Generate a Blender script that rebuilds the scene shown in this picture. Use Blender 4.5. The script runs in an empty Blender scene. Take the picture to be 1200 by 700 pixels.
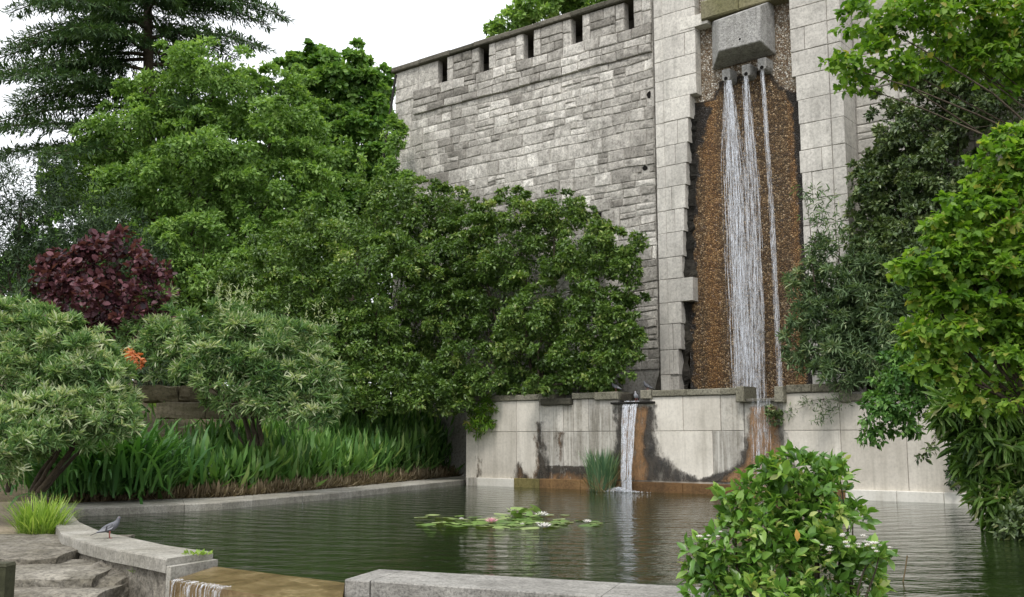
import bpy, bmesh, math, random
import numpy as np
from mathutils import Vector, Matrix

random.seed(7)
rng = np.random.default_rng(7)
S = bpy.context.scene
C = S.collection

# ---------------------------------------------------------------- camera, sky, sun, exposure
F, YH, CAMZ = 1200.0, 513.0, 1.5
PITCH = math.atan((YH - 350.0) / F)
cam = bpy.data.cameras.new('camera')
cam.sensor_width = 36.0
cam.lens = 36.0 * F / 1200.0
cam.clip_start = 0.05
cam.clip_end = 3000.0
camo = bpy.data.objects.new('camera', cam)
C.objects.link(camo)
camo.location = (0, 0, CAMZ)
camo.rotation_euler = (math.pi / 2 + PITCH, 0, 0)
S.camera = camo

SUN_EL, SUN_AZ = math.radians(58), math.radians(198)      # azimuth clockwise from +Y
world = bpy.data.worlds.new('World')
S.world = world
world.use_nodes = True
wn = world.node_tree
bg = wn.nodes['Background']
sky = wn.nodes.new('ShaderNodeTexSky')
sky.sky_type = 'NISHITA'
sky.sun_disc = False
sky.sun_elevation = SUN_EL
sky.sun_rotation = SUN_AZ
sky.dust_density = 4.0
mixw = wn.nodes.new('ShaderNodeMix')
mixw.data_type = 'RGBA'
mixw.inputs[0].default_value = 0.82                       # a closed pale cloud cover over that sky
mixw.inputs[7].default_value = (11.2, 11.4, 11.7, 1)
wn.links.new(sky.outputs[0], mixw.inputs[6])
wn.links.new(mixw.outputs[2], bg.inputs[0])
bg.inputs[1].default_value = 0.12

sun = bpy.data.lights.new('sun', 'SUN')
sun.energy = 1.5
sun.angle = math.radians(12)
sun.color = (1.0, 0.96, 0.9)
suno = bpy.data.objects.new('sun', sun)
C.objects.link(suno)
sd = Vector((math.sin(SUN_AZ) * math.cos(SUN_EL), math.cos(SUN_AZ) * math.cos(SUN_EL), math.sin(SUN_EL)))
suno.rotation_euler = sd.to_track_quat('Z', 'Y').to_euler()
suno.location = (-10, -10, 40)

S.view_settings.view_transform = 'Standard'
S.view_settings.look = 'None'
S.view_settings.gamma = 1.0
S.view_settings.exposure = 0.38
S.render.engine = 'CYCLES'
S.cycles.max_bounces = 8
S.cycles.transparent_max_bounces = 24

# ---------------------------------------------------------------- pixel helpers (photo is 1200 x 700)
cp, sp = math.cos(PITCH), math.sin(PITCH)
def ray(px, py):
    a, b = (px - 600.0) / F, (350.0 - py) / F
    return Vector((a, cp - b * sp, sp + b * cp))
def at_z(px, py, z):
    r = ray(px, py); k = (z - CAMZ) / r.z
    return Vector((r.x * k, r.y * k, z))
def at_d(px, py, D):
    r = ray(px, py); k = D / r.y
    return Vector((r.x * k, D, CAMZ + r.z * k))
def project(p):
    x, y, z = p[0], p[1], p[2] - CAMZ
    d = y * cp + z * sp
    return 600 + F * x / d, 350 - F * (-y * sp + z * cp) / d

ALPHA = math.atan(0.80)
class Frame:
    """vertical wall plane; s runs along the wall, off stands out of it"""
    def __init__(self, px, D):
        p = at_d(px, YH, D)
        self.O = Vector((p.x, p.y, 0))
        self.T = Vector((math.cos(ALPHA), -math.sin(ALPHA), 0))
        self.N = Vector((-math.sin(ALPHA), -math.cos(ALPHA), 0))
    def pt(self, s, z, off=0.0):
        return self.O + self.T * s + self.N * off + Vector((0, 0, z))
    def pix(self, px, py, off=0.0):
        r = ray(px, py); o = self.O + self.N * off
        k = (o - Vector((0, 0, 0))).dot(self.N) / r.dot(self.N)
        p = r * k
        return (p - o).dot(self.T), p.z + CAMZ
    def mat(self):
        return Matrix((( self.T.x, -self.N.x, 0, self.O.x), (self.T.y, -self.N.y, 0, self.O.y), (0, 0, 1, 0), (0, 0, 0, 1)))

UW = Frame(768, 31.5)       # pilaster front plane of the high wall
LW = Frame(768, 29.0)       # front plane of the low fountain wall
# scale the low wall's distance so that its foot meets the water
_p = at_z(700, 574.5, 0.0)
LW.O = Vector((_p.x, _p.y, 0)) - LW.N * 0.14
LW.O = LW.O + LW.T * LW.pix(768, 520)[0]

# ---------------------------------------------------------------- material helpers
def new_mat(name):
    m = bpy.data.materials.new(name); m.use_nodes = True
    nt = m.node_tree
    return m, nt, nt.nodes['Principled BSDF']
def N_(nt, t, **kw):
    n = nt.nodes.new(t)
    for k, v in kw.items():
        setattr(n, k, v)
    return n
def ramp(nt, src, stops, interp='LINEAR'):
    r = nt.nodes.new('ShaderNodeValToRGB')
    cr = r.color_ramp; cr.interpolation = interp
    while len(cr.elements) > 1: cr.elements.remove(cr.elements[0])
    cr.elements[0].position = stops[0][0]; cr.elements[0].color = (*stops[0][1], 1)
    for p, c in stops[1:]:
        e = cr.elements.new(p); e.color = (*c, 1)
    nt.links.new(src, r.inputs[0])
    return r.outputs[0]
def mixc(nt, fac, a, b, mode='MIX'):
    m = nt.nodes.new('ShaderNodeMix'); m.data_type = 'RGBA'; m.blend_type = mode
    for i, v in ((0, fac), (6, a), (7, b)):
        if hasattr(v, 'links') or isinstance(v, bpy.types.NodeSocket): nt.links.new(v, m.inputs[i])
        elif i == 0: m.inputs[0].default_value = v
        else: m.inputs[i].default_value = (*v, 1)
    return m.outputs[2]
def math_(nt, op, a, b=None, clamp=False):
    m = nt.nodes.new('ShaderNodeMath'); m.operation = op; m.use_clamp = clamp
    for i, v in enumerate((a, b)):
        if v is None: continue
        if isinstance(v, bpy.types.NodeSocket): nt.links.new(v, m.inputs[i])
        else: m.inputs[i].default_value = v
    return m.outputs[0]
def pos(nt, scale=(1, 1, 1), rotz=0.0):
    g = nt.nodes.new('ShaderNodeNewGeometry')
    mp = nt.nodes.new('ShaderNodeMapping')
    mp.inputs[2].default_value = (0, 0, rotz)
    mp.inputs[3].default_value = scale
    nt.links.new(g.outputs['Position'], mp.inputs[0])
    return mp.outputs[0]
def noise_(nt, vec, scale, detail=6, rough=0.6, dist=0.0):
    n = nt.nodes.new('ShaderNodeTexNoise')
    n.inputs['Scale'].default_value = scale; n.inputs['Detail'].default_value = detail
    n.inputs['Roughness'].default_value = rough; n.inputs['Distortion'].default_value = dist
    nt.links.new(vec, n.inputs['Vector'])
    return n.outputs[0]
def voro(nt, vec, scale, feature='F1'):
    n = nt.nodes.new('ShaderNodeTexVoronoi'); n.feature = feature
    n.inputs['Scale'].default_value = scale
    nt.links.new(vec, n.inputs['Vector'])
    return n
def attr(nt, name):
    a = nt.nodes.new('ShaderNodeAttribute'); a.attribute_name = name
    return a.outputs['Fac']
def bump(nt, bsdf, h, strength=0.5, dist=0.02, prev=None):
    b = nt.nodes.new('ShaderNodeBump'); b.inputs['Strength'].default_value = strength
    b.inputs['Distance'].default_value = dist
    nt.links.new(h, b.inputs['Height'])
    if prev is not None: nt.links.new(prev, b.inputs['Normal'])
    if bsdf is not None: nt.links.new(b.outputs[0], bsdf.inputs['Normal'])
    return b.outputs[0]

def stone_mat(name, lo, mid, hi, dirt=(0.06, 0.055, 0.045), dirt_amt=0.6, speck=0.4, big=0.35, fine=14, streak=0.5, bstr=0.8, mott=0.0, runs=0.0, lime=0.0):
    """weathered stone: per-piece tone from attribute v, blotches, run-off streaks, specks"""
    m, nt, b = new_mat(name)
    v = attr(nt, 'v'); P = pos(nt)
    base = ramp(nt, v, [(0, lo), (0.5, mid), (1, hi)])
    n1 = noise_(nt, P, big, 8, 0.65)
    n2 = noise_(nt, P, fine, 8, 0.7)
    n3 = noise_(nt, pos(nt, (1.6, 1.6, 0.16)), 1.6, 6, 0.65)
    blot = ramp(nt, n1, [(0.38, (0, 0, 0)), (0.68, (1, 1, 1))])
    c = mixc(nt, math_(nt, 'MULTIPLY', blot, dirt_amt), base, dirt)
    st = ramp(nt, n3, [(0.52, (0, 0, 0)), (0.72, (1, 1, 1))])
    c = mixc(nt, math_(nt, 'MULTIPLY', st, streak), c, dirt)
    sp_ = ramp(nt, n2, [(0.38, (0.45, 0.45, 0.45)), (0.5, (1, 1, 1)), (0.66, (1.3, 1.3, 1.28))])
    c = mixc(nt, speck, c, sp_, 'MULTIPLY')
    if runs:
        n6 = noise_(nt, pos(nt, (5.5, 5.5, 0.22)), 1.0, 6, 0.7); n7 = noise_(nt, P, 0.9, 4, 0.6)
        rr = math_(nt, 'MULTIPLY', ramp(nt, n6, [(0.47, (0, 0, 0)), (0.66, (1, 1, 1))]), ramp(nt, n7, [(0.35, (0.15, 0.15, 0.15)), (0.65, (1, 1, 1))]))
        c = mixc(nt, math_(nt, 'MULTIPLY', rr, runs), c, dirt)
    if lime:
        n8 = noise_(nt, pos(nt, (7.5, 7.5, 0.3), 0.4), 1.0, 6, 0.7)
        c = mixc(nt, math_(nt, 'MULTIPLY', ramp(nt, n8, [(0.52, (0, 0, 0)), (0.62, (1, 1, 1))]), lime), c, (0.7, 0.68, 0.62))
    if mott:
        n4 = noise_(nt, P, 4.2, 8, 0.75, 0.6)
        c = mixc(nt, mott, c, ramp(nt, n4, [(0.33, (0.4, 0.39, 0.37)), (0.5, (0.95, 0.95, 0.95)), (0.66, (1.4, 1.4, 1.38))]), 'MULTIPLY')
    nt.links.new(c, b.inputs['Base Color'])
    b.inputs['Roughness'].default_value = 0.9
    b.inputs['Specular IOR Level'].default_value = 0.2
    h = math_(nt, 'ADD', noise_(nt, P, 9, 8, 0.7), math_(nt, 'MULTIPLY', n2, 0.6))
    bump(nt, b, h, bstr, 0.03)
    return m
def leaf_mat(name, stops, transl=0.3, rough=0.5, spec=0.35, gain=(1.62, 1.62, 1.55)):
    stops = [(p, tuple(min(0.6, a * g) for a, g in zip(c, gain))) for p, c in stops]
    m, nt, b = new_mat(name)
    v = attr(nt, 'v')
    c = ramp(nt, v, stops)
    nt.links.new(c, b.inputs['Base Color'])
    b.inputs['Roughness'].default_value = rough
    b.inputs['Specular IOR Level'].default_value = spec
    t = nt.nodes.new('ShaderNodeBsdfTranslucent')
    ct = mixc(nt, 1.0, c, (1.5, 1.55, 0.7), 'MULTIPLY')
    nt.links.new(ct, t.inputs[0])
    mx = nt.nodes.new('ShaderNodeMixShader'); mx.inputs[0].default_value = transl
    nt.links.new(b.outputs[0], mx.inputs[1]); nt.links.new(t.outputs[0], mx.inputs[2])
    nt.links.new(mx.outputs[0], nt.nodes['Material Output'].inputs[0])
    return m

M = {}
M['rubble'] = stone_mat('rubble_stone', (0.24, 0.225, 0.2), (0.54, 0.515, 0.47), (0.82, 0.79, 0.73), dirt=(0.17, 0.16, 0.14), dirt_amt=0.5, speck=0.65, streak=0.4, bstr=0.9, mott=0.72, runs=0.4)
M['ashlar'] = stone_mat('ashlar_stone', (0.5, 0.48, 0.44), (0.61, 0.585, 0.535), (0.72, 0.695, 0.63), dirt=(0.27, 0.26, 0.235), dirt_amt=0.55, speck=0.4, streak=0.5, bstr=0.4, mott=0.3, runs=0.3)
M['mortar'] = stone_mat('old_mortar', (0.38, 0.36, 0.33), (0.46, 0.44, 0.4), (0.52, 0.5, 0.46), speck=0.7, dirt=(0.16, 0.15, 0.13))
M['coping'] = stone_mat('mossy_coping_stone', (0.09, 0.085, 0.065), (0.14, 0.13, 0.105), (0.2, 0.185, 0.15), dirt=(0.05, 0.048, 0.035), speck=0.7)
M['lichen_coping'] = stone_mat('lichen_coping_stone', (0.2, 0.18, 0.14), (0.26, 0.245, 0.19), (0.34, 0.32, 0.26), dirt=(0.08, 0.075, 0.045), dirt_amt=0.7, speck=0.9, fine=22)
M['render'] = stone_mat('pale_render_slab', (0.6, 0.56, 0.49), (0.68, 0.64, 0.565), (0.74, 0.7, 0.62), dirt=(0.3, 0.275, 0.225), dirt_amt=0.5, speck=0.18, streak=0.5, bstr=0.14, big=0.7, runs=0.5)
M['dirty_render'] = stone_mat('streaked_render_slab', (0.42, 0.4, 0.36), (0.55, 0.52, 0.46), (0.66, 0.63, 0.57), dirt=(0.13, 0.115, 0.085), dirt_amt=0.5, speck=0.35, streak=0.75, bstr=0.2, big=0.9, runs=0.95, lime=0.55)
M['plinth'] = stone_mat('white_plinth', (0.66, 0.64, 0.58), (0.7, 0.68, 0.62), (0.72, 0.7, 0.64), dirt=(0.35, 0.32, 0.25), dirt_amt=0.4, speck=0.15, streak=0.3, bstr=0.1)
M['mossplinth'] = stone_mat('mossy_plinth', (0.1, 0.09, 0.03), (0.2, 0.17, 0.06), (0.26, 0.22, 0.1), dirt=(0.04, 0.04, 0.015), dirt_amt=0.7, speck=0.5)
M['brownplinth'] = stone_mat('rusty_plinth', (0.16, 0.09, 0.04), (0.24, 0.14, 0.06), (0.3, 0.19, 0.09), dirt=(0.04, 0.03, 0.02), dirt_amt=0.8, speck=0.5)
M['kerb'] = stone_mat('kerb_concrete', (0.3, 0.285, 0.25), (0.36, 0.345, 0.305), (0.42, 0.4, 0.355), dirt=(0.13, 0.12, 0.085), dirt_amt=0.55, speck=0.55, streak=0.2, big=1.2, fine=30, bstr=0.4, mott=0.5)
M['nearkerb'] = stone_mat('grey_kerb_concrete', (0.27, 0.26, 0.24), (0.33, 0.32, 0.295), (0.38, 0.37, 0.345), dirt=(0.12, 0.115, 0.1), dirt_amt=0.5, speck=0.75, streak=0.5, big=1.6, fine=36, bstr=0.6, mott=0.45)
M['step'] = stone_mat('rough_step_stone', (0.17, 0.155, 0.125), (0.24, 0.22, 0.185), (0.31, 0.29, 0.245), dirt=(0.08, 0.07, 0.045), dirt_amt=0.7, speck=0.8, streak=0.1, big=1.4, fine=20, bstr=1.0, mott=0.9)
M['tanstone'] = stone_mat('tan_bed_stone', (0.2, 0.17, 0.12), (0.27, 0.225, 0.16), (0.32, 0.27, 0.2), dirt=(0.07, 0.07, 0.03), dirt_amt=0.6, speck=0.6)
M['corbel'] = stone_mat('grey_corbel_stone', (0.34, 0.335, 0.32), (0.4, 0.395, 0.38), (0.46, 0.455, 0.44), dirt=(0.17, 0.165, 0.14), dirt_amt=0.4, speck=0.7, fine=18, streak=0.4, mott=0.55, runs=0.5)
M['lintel'] = stone_mat('mossy_lintel_stone', (0.17, 0.16, 0.1), (0.23, 0.21, 0.14), (0.3, 0.27, 0.18), dirt=(0.12, 0.12, 0.04), dirt_amt=0.7, speck=0.6)
M['blackened'] = stone_mat('blackened_stone', (0.02, 0.018, 0.015), (0.045, 0.04, 0.033), (0.1, 0.085, 0.06), dirt=(0.012, 0.012, 0.01), dirt_amt=0.8, speck=0.7)
M['soil'] = stone_mat('bank_soil', (0.09, 0.07, 0.045), (0.12, 0.095, 0.06), (0.15, 0.12, 0.08), dirt=(0.04, 0.045, 0.02), dirt_amt=0.7, speck=0.7, big=0.8)
M['path'] = stone_mat('pale_path_grit', (0.24, 0.2, 0.14), (0.3, 0.25, 0.18), (0.34, 0.29, 0.22), dirt=(0.13, 0.11, 0.07), dirt_amt=0.5, speck=0.6, big=0.8, fine=25)
M['bark'] = stone_mat('brown_bark', (0.07, 0.055, 0.04), (0.1, 0.08, 0.058), (0.14, 0.115, 0.085), dirt=(0.03, 0.025, 0.018), speck=0.7, streak=0.6)
M['darkmetal'] = stone_mat('dark_pipe_metal', (0.02, 0.02, 0.02), (0.03, 0.03, 0.028), (0.04, 0.04, 0.036), speck=0.4)
M['postwood'] = stone_mat('mossy_post', (0.05, 0.055, 0.03), (0.07, 0.075, 0.045), (0.09, 0.09, 0.06), dirt=(0.03, 0.03, 0.015), speck=0.6)

def wet_mat(name, stops, bstr=0.8):
    m, nt, b = new_mat(name)
    v = attr(nt, 'v'); P = pos(nt)
    n = noise_(nt, pos(nt, (3, 3, 0.9)), 2.2, 8, 0.7)
    f = math_(nt, 'ADD', v, math_(nt, 'MULTIPLY', math_(nt, 'SUBTRACT', n, 0.5), 0.7))
    c = ramp(nt, f, stops)
    n2 = noise_(nt, P, 22, 8, 0.75)
    c = mixc(nt, 0.6, c, ramp(nt, n2, [(0.35, (0.4, 0.4, 0.4)), (0.65, (1.35, 1.35, 1.35))]), 'MULTIPLY')
    nt.links.new(c, b.inputs['Base Color'])
    b.inputs['Roughness'].default_value = 0.55
    bump(nt, b, n2, bstr, 0.03)
    tr = nt.nodes.new('ShaderNodeBsdfTransparent'); ms = nt.nodes.new('ShaderNodeMixShader')
    n5 = noise_(nt, pos(nt, (1, 1, 0.55)), 7.0, 8, 0.75)
    al = math_(nt, 'MULTIPLY', math_(nt, 'ADD', math_(nt, 'SUBTRACT', attr(nt, 'e'), 0.30), math_(nt, 'MULTIPLY', math_(nt, 'SUBTRACT', n5, 0.5), 3.2)), 1.25, True)
    nt.links.new(al, ms.inputs[0]); nt.links.new(tr.outputs[0], ms.inputs[1]); nt.links.new(b.outputs[0], ms.inputs[2]); nt.links.new(ms.outputs[0], nt.nodes['Material Output'].inputs[0])
    return m
M['deposit'] = wet_mat('iron_stained_deposit', [(0.0, (0.026, 0.023, 0.019)), (0.2, (0.06, 0.048, 0.034)), (0.36, (0.03, 0.025, 0.019)), (0.5, (0.12, 0.068, 0.03)), (0.75, (0.25, 0.135, 0.055)), (1, (0.29, 0.17, 0.08))])

def pebble_mat():
    m, nt, b = new_mat('pebbledash')
    P = pos(nt)
    vo = voro(nt, P, 19.0); ve = voro(nt, P, 19.0, 'DISTANCE_TO_EDGE')
    sepc = nt.nodes.new('ShaderNodeSeparateColor'); nt.links.new(vo.outputs['Color'], sepc.inputs[0])
    r1 = sepc.outputs[0]
    dry = ramp(nt, r1, [(0, (0.2, 0.13, 0.08)), (0.3, (0.34, 0.26, 0.17)), (0.6, (0.48, 0.4, 0.3)), (1, (0.78, 0.74, 0.66))])
    wetc = ramp(nt, r1, [(0, (0.042, 0.026, 0.011)), (0.4, (0.105, 0.068, 0.032)), (0.75, (0.19, 0.125, 0.06)), (1, (0.44, 0.34, 0.21))])
    orgc = ramp(nt, r1, [(0, (0.11, 0.052, 0.016)), (0.5, (0.24, 0.12, 0.038)), (1, (0.4, 0.24, 0.1))])
    n = noise_(nt, P, 1.1, 6, 0.65)
    org = math_(nt, 'MULTIPLY', attr(nt, 'org'), math_(nt, 'MULTIPLY_ADD', n, 1.4), True)
    c = mixc(nt, org, wetc, orgc)
    c = mixc(nt, attr(nt, 'wet'), dry, c)
    joint = ramp(nt, ve.outputs['Distance'], [(0.0, (0.22, 0.22, 0.22)), (0.16, (1, 1, 1))])
    c = mixc(nt, 1.0, c, joint, 'MULTIPLY')
    c = mixc(nt, attr(nt, 'blk'), c, (0.016, 0.014, 0.012))
    nt.links.new(c, b.inputs['Base Color'])
    rr = math_(nt, 'SUBTRACT', 0.85, math_(nt, 'MULTIPLY', attr(nt, 'wet'), 0.4))
    nt.links.new(rr, b.inputs['Roughness'])
    h = ramp(nt, ve.outputs['Distance'], [(0, (0, 0, 0)), (0.3, (1, 1, 1))])
    bump(nt, b, h, 1.0, 0.03)
    return m
M['pebble'] = pebble_mat()

def fall_mat(name, dens, f1=(22, 22, 1.6), f2=(34, 34, 9)):
    m, nt, b = new_mat(name)
    b.inputs['Base Color'].default_value = (0.92, 0.95, 1.0, 1)
    b.inputs['Roughness'].default_value = 0.25
    b.inputs['Subsurface Weight'].default_value = 0.0
    tr = nt.nodes.new('ShaderNodeBsdfTransparent')
    tl = nt.nodes.new('ShaderNodeBsdfTranslucent'); tl.inputs[0].default_value = (0.95, 0.97, 1, 1)
    m1 = nt.nodes.new('ShaderNodeMixShader'); m1.inputs[0].default_value = 0.35
    nt.links.new(b.outputs[0], m1.inputs[1]); nt.links.new(tl.outputs[0], m1.inputs[2])
    n = noise_(nt, pos(nt, f1), 1.0, 5, 0.7)
    n2 = noise_(nt, pos(nt, f2), 1.0, 4, 0.75)
    a = math_(nt, 'MULTIPLY', ramp(nt, n, [(0.4, (0, 0, 0)), (0.62, (1, 1, 1))]), ramp(nt, n2, [(0.4, (0.12, 0.12, 0.12)), (0.6, (1, 1, 1))]))
    a = math_(nt, 'MULTIPLY', a, dens, True)
    m2 = nt.nodes.new('ShaderNodeMixShader')
    nt.links.new(a, m2.inputs[0]); nt.links.new(tr.outputs[0], m2.inputs[1]); nt.links.new(m1.outputs[0], m2.inputs[2])
    nt.links.new(m2.outputs[0], nt.nodes['Material Output'].inputs[0])
    return m
M['fall'] = fall_mat('falling_water', 0.62)
M['film'] = fall_mat('water_film', 0.5, (9, 9, 0.5), (16, 16, 3.5))
M['foam'] = fall_mat('foaming_water', 1.3)

def plain(name, col, rough=0.6, spec=0.4):
    m, nt, b = new_mat(name)
    P = pos(nt)
    n = noise_(nt, P, 40, 4, 0.6)
    c = mixc(nt, 0.35, col, ramp(nt, n, [(0.3, (0.6, 0.6, 0.6)), (0.7, (1.25, 1.25, 1.25))]), 'MULTIPLY')
    nt.links.new(c, b.inputs['Base Color'])
    b.inputs['Roughness'].default_value = rough; b.inputs['Specular IOR Level'].default_value = spec
    return m
M['hole_shade'] = plain('painted_hole_shade', (0.012, 0.011, 0.01), 0.9, 0.1)  # near-black colour standing in for the shade inside holes
M['petal_white'] = plain('white_petal', (0.8, 0.78, 0.74))
M['petal_pink'] = plain('pink_petal', (0.75, 0.42, 0.5))
M['stamen'] = plain('yellow_stamen', (0.6, 0.45, 0.08))
M['pg_body'] = plain('pigeon_grey_feathers', (0.11, 0.115, 0.13))
M['pg_pale'] = plain('pigeon_pale_feathers', (0.45, 0.46, 0.5))
M['pg_dark'] = plain('pigeon_dark_feathers', (0.035, 0.035, 0.04))
M['pg_wing'] = plain('pigeon_wing_grey', (0.2, 0.205, 0.225))
M['pg_leg'] = plain('pigeon_pink_leg', (0.35, 0.12, 0.1))

def water_mat(splash):
    m, nt, b = new_mat('pond_water')
    b.inputs['Base Color'].default_value = (0.012, 0.021, 0.006, 1)
    b.inputs['Roughness'].default_value = 0.03
    b.inputs['IOR'].default_value = 1.33
    P = pos(nt)
    n1 = noise_(nt, pos(nt, (1.0, 1.6, 1)), 1.5, 3, 0.5, 0.6)
    n2 = noise_(nt, pos(nt, (1.0, 1.5, 1)), 5.5, 3, 0.55, 0.4)
    sub = nt.nodes.new('ShaderNodeVectorMath'); sub.operation = 'SUBTRACT'
    nt.links.new(P, sub.inputs[0]); sub.inputs[1].default_value = splash
    w = nt.nodes.new('ShaderNodeTexWave'); w.wave_type = 'RINGS'; w.rings_direction = 'SPHERICAL'
    w.inputs['Scale'].default_value = 0.55; w.inputs['Distortion'].default_value = 9.0
    w.inputs['Detail'].default_value = 2; w.inputs['Detail Scale'].default_value = 0.45
    nt.links.new(sub.outputs[0], w.inputs['Vector'])
    h = math_(nt, 'ADD', math_(nt, 'MULTIPLY', n1, 1.0), math_(nt, 'MULTIPLY', n2, 0.5))
    h = math_(nt, 'ADD', h, math_(nt, 'MULTIPLY', w.outputs['Fac'], 0.2))
    bump(nt, b, h, 1.0, 0.03)
    return m

# leaves (v runs dark to light)
G = lambda *st: [(p, c) for p, c in st]
M['lf_light'] = leaf_mat('light_green_leaf', G((0, (0.04, 0.08, 0.018)), (0.5, (0.105, 0.185, 0.045)), (1, (0.21, 0.3, 0.095))), 0.35)
M['lf_maple'] = leaf_mat('mid_green_leaf', G((0, (0.026, 0.065, 0.014)), (0.5, (0.075, 0.15, 0.034)), (1, (0.15, 0.24, 0.065))), 0.35)
M['lf_conifer'] = leaf_mat('conifer_needles', G((0, (0.015, 0.032, 0.014)), (0.5, (0.032, 0.065, 0.024)), (1, (0.075, 0.125, 0.04))), 0.12)
M['lf_yew'] = leaf_mat('dark_yew_needles', G((0, (0.012, 0.025, 0.012)), (0.5, (0.024, 0.046, 0.02)), (1, (0.05, 0.08, 0.03))), 0.12)
M['lf_purple'] = leaf_mat('purple_leaf', G((0, (0.02, 0.01, 0.014)), (0.5, (0.07, 0.026, 0.034)), (1, (0.15, 0.066, 0.075))), 0.25, gain=(1.3, 1.2, 1.25))
M['lf_silver'] = leaf_mat('silver_green_leaf', G((0, (0.03, 0.07, 0.024)), (0.45, (0.085, 0.155, 0.05)), (0.8, (0.17, 0.24, 0.1)), (1, (0.34, 0.37, 0.24))), 0.3, gain=(1.62, 1.6, 1.7))
M['lf_shrub'] = leaf_mat('evergreen_leaf', G((0, (0.028, 0.055, 0.012)), (0.5, (0.07, 0.125, 0.026)), (0.85, (0.125, 0.19, 0.045)), (1, (0.19, 0.225, 0.075))), 0.27, 0.38, 0.5)
M['lf_ivy'] = leaf_mat('dark_ivy_leaf', G((0, (0.026, 0.044, 0.016)), (0.5, (0.075, 0.105, 0.034)), (0.9, (0.13, 0.16, 0.06)), (1, (0.2, 0.215, 0.1))), 0.2, 0.38, 0.5, (1.3, 1.42, 1.45))
M['lf_elder'] = leaf_mat('bright_green_leaf', G((0, (0.04, 0.1, 0.012)), (0.5, (0.11, 0.21, 0.022)), (0.85, (0.19, 0.3, 0.04)), (1, (0.26, 0.25, 0.06))), 0.45, gain=(1.25, 1.25, 1.3))
M['lf_bush'] = leaf_mat('glossy_bush_leaf', G((0, (0.028, 0.07, 0.012)), (0.5, (0.07, 0.15, 0.025)), (0.85, (0.15, 0.24, 0.05)), (1, (0.26, 0.3, 0.1))), 0.28, 0.35, 0.5)
M['lf_silver2'] = leaf_mat('grey_green_leaf', G((0, (0.03, 0.055, 0.025)), (0.5, (0.075, 0.12, 0.055)), (0.85, (0.14, 0.19, 0.1)), (1, (0.26, 0.29, 0.19))), 0.25)
M['lf_bush2'] = leaf_mat('soft_green_leaf', G((0, (0.025, 0.065, 0.015)), (0.5, (0.06, 0.135, 0.03)), (1, (0.12, 0.21, 0.055))), 0.3)
M['lf_orange'] = leaf_mat('orange_dead_leaf', G((0, (0.5, 0.2, 0.05)), (1, (0.55, 0.24, 0.07))), 0.2)
M['lf_blade'] = leaf_mat('green_blade', G((0, (0.02, 0.055, 0.014)), (0.5, (0.06, 0.135, 0.03)), (0.85, (0.115, 0.205, 0.055)), (1, (0.2, 0.28, 0.1))), 0.25, 0.42)
M['lf_darkblade'] = leaf_mat('dark_green_blade', G((0, (0.015, 0.05, 0.012)), (0.5, (0.032, 0.09, 0.02)), (1, (0.07, 0.15, 0.035))), 0.25, 0.45)
M['lf_dry'] = leaf_mat('dry_brown_blade', G((0, (0.07, 0.052, 0.03)), (0.5, (0.17, 0.13, 0.078)), (1, (0.36, 0.3, 0.2))), 0.15, 0.8, 0.1, (1, 1, 1))
M['lf_grass'] = leaf_mat('yellow_green_grass', G((0, (0.07, 0.12, 0.02)), (0.5, (0.14, 0.22, 0.04)), (1, (0.28, 0.33, 0.11))), 0.35)
M['lf_bamboo'] = leaf_mat('bamboo_leaf', G((0, (0.03, 0.06, 0.012)), (0.5, (0.08, 0.14, 0.025)), (0.8, (0.14, 0.2, 0.055)), (1, (0.34, 0.31, 0.17))), 0.3, gain=(1.3, 1.45, 1.4))
M['lf_reed'] = leaf_mat('blue_green_reed', G((0, (0.03, 0.07, 0.04)), (0.6, (0.08, 0.15, 0.085)), (1, (0.22, 0.26, 0.16))), 0.25)
M['lf_pad'] = leaf_mat('lily_pad', G((0, (0.06, 0.11, 0.03)), (0.5, (0.12, 0.19, 0.05)), (1, (0.24, 0.29, 0.13))), 0.1, 0.3, 0.5)
M['fl_red'] = leaf_mat('red_flower', G((0, (0.3, 0.07, 0.03)), (1, (0.5, 0.16, 0.07))), 0.3)

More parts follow.
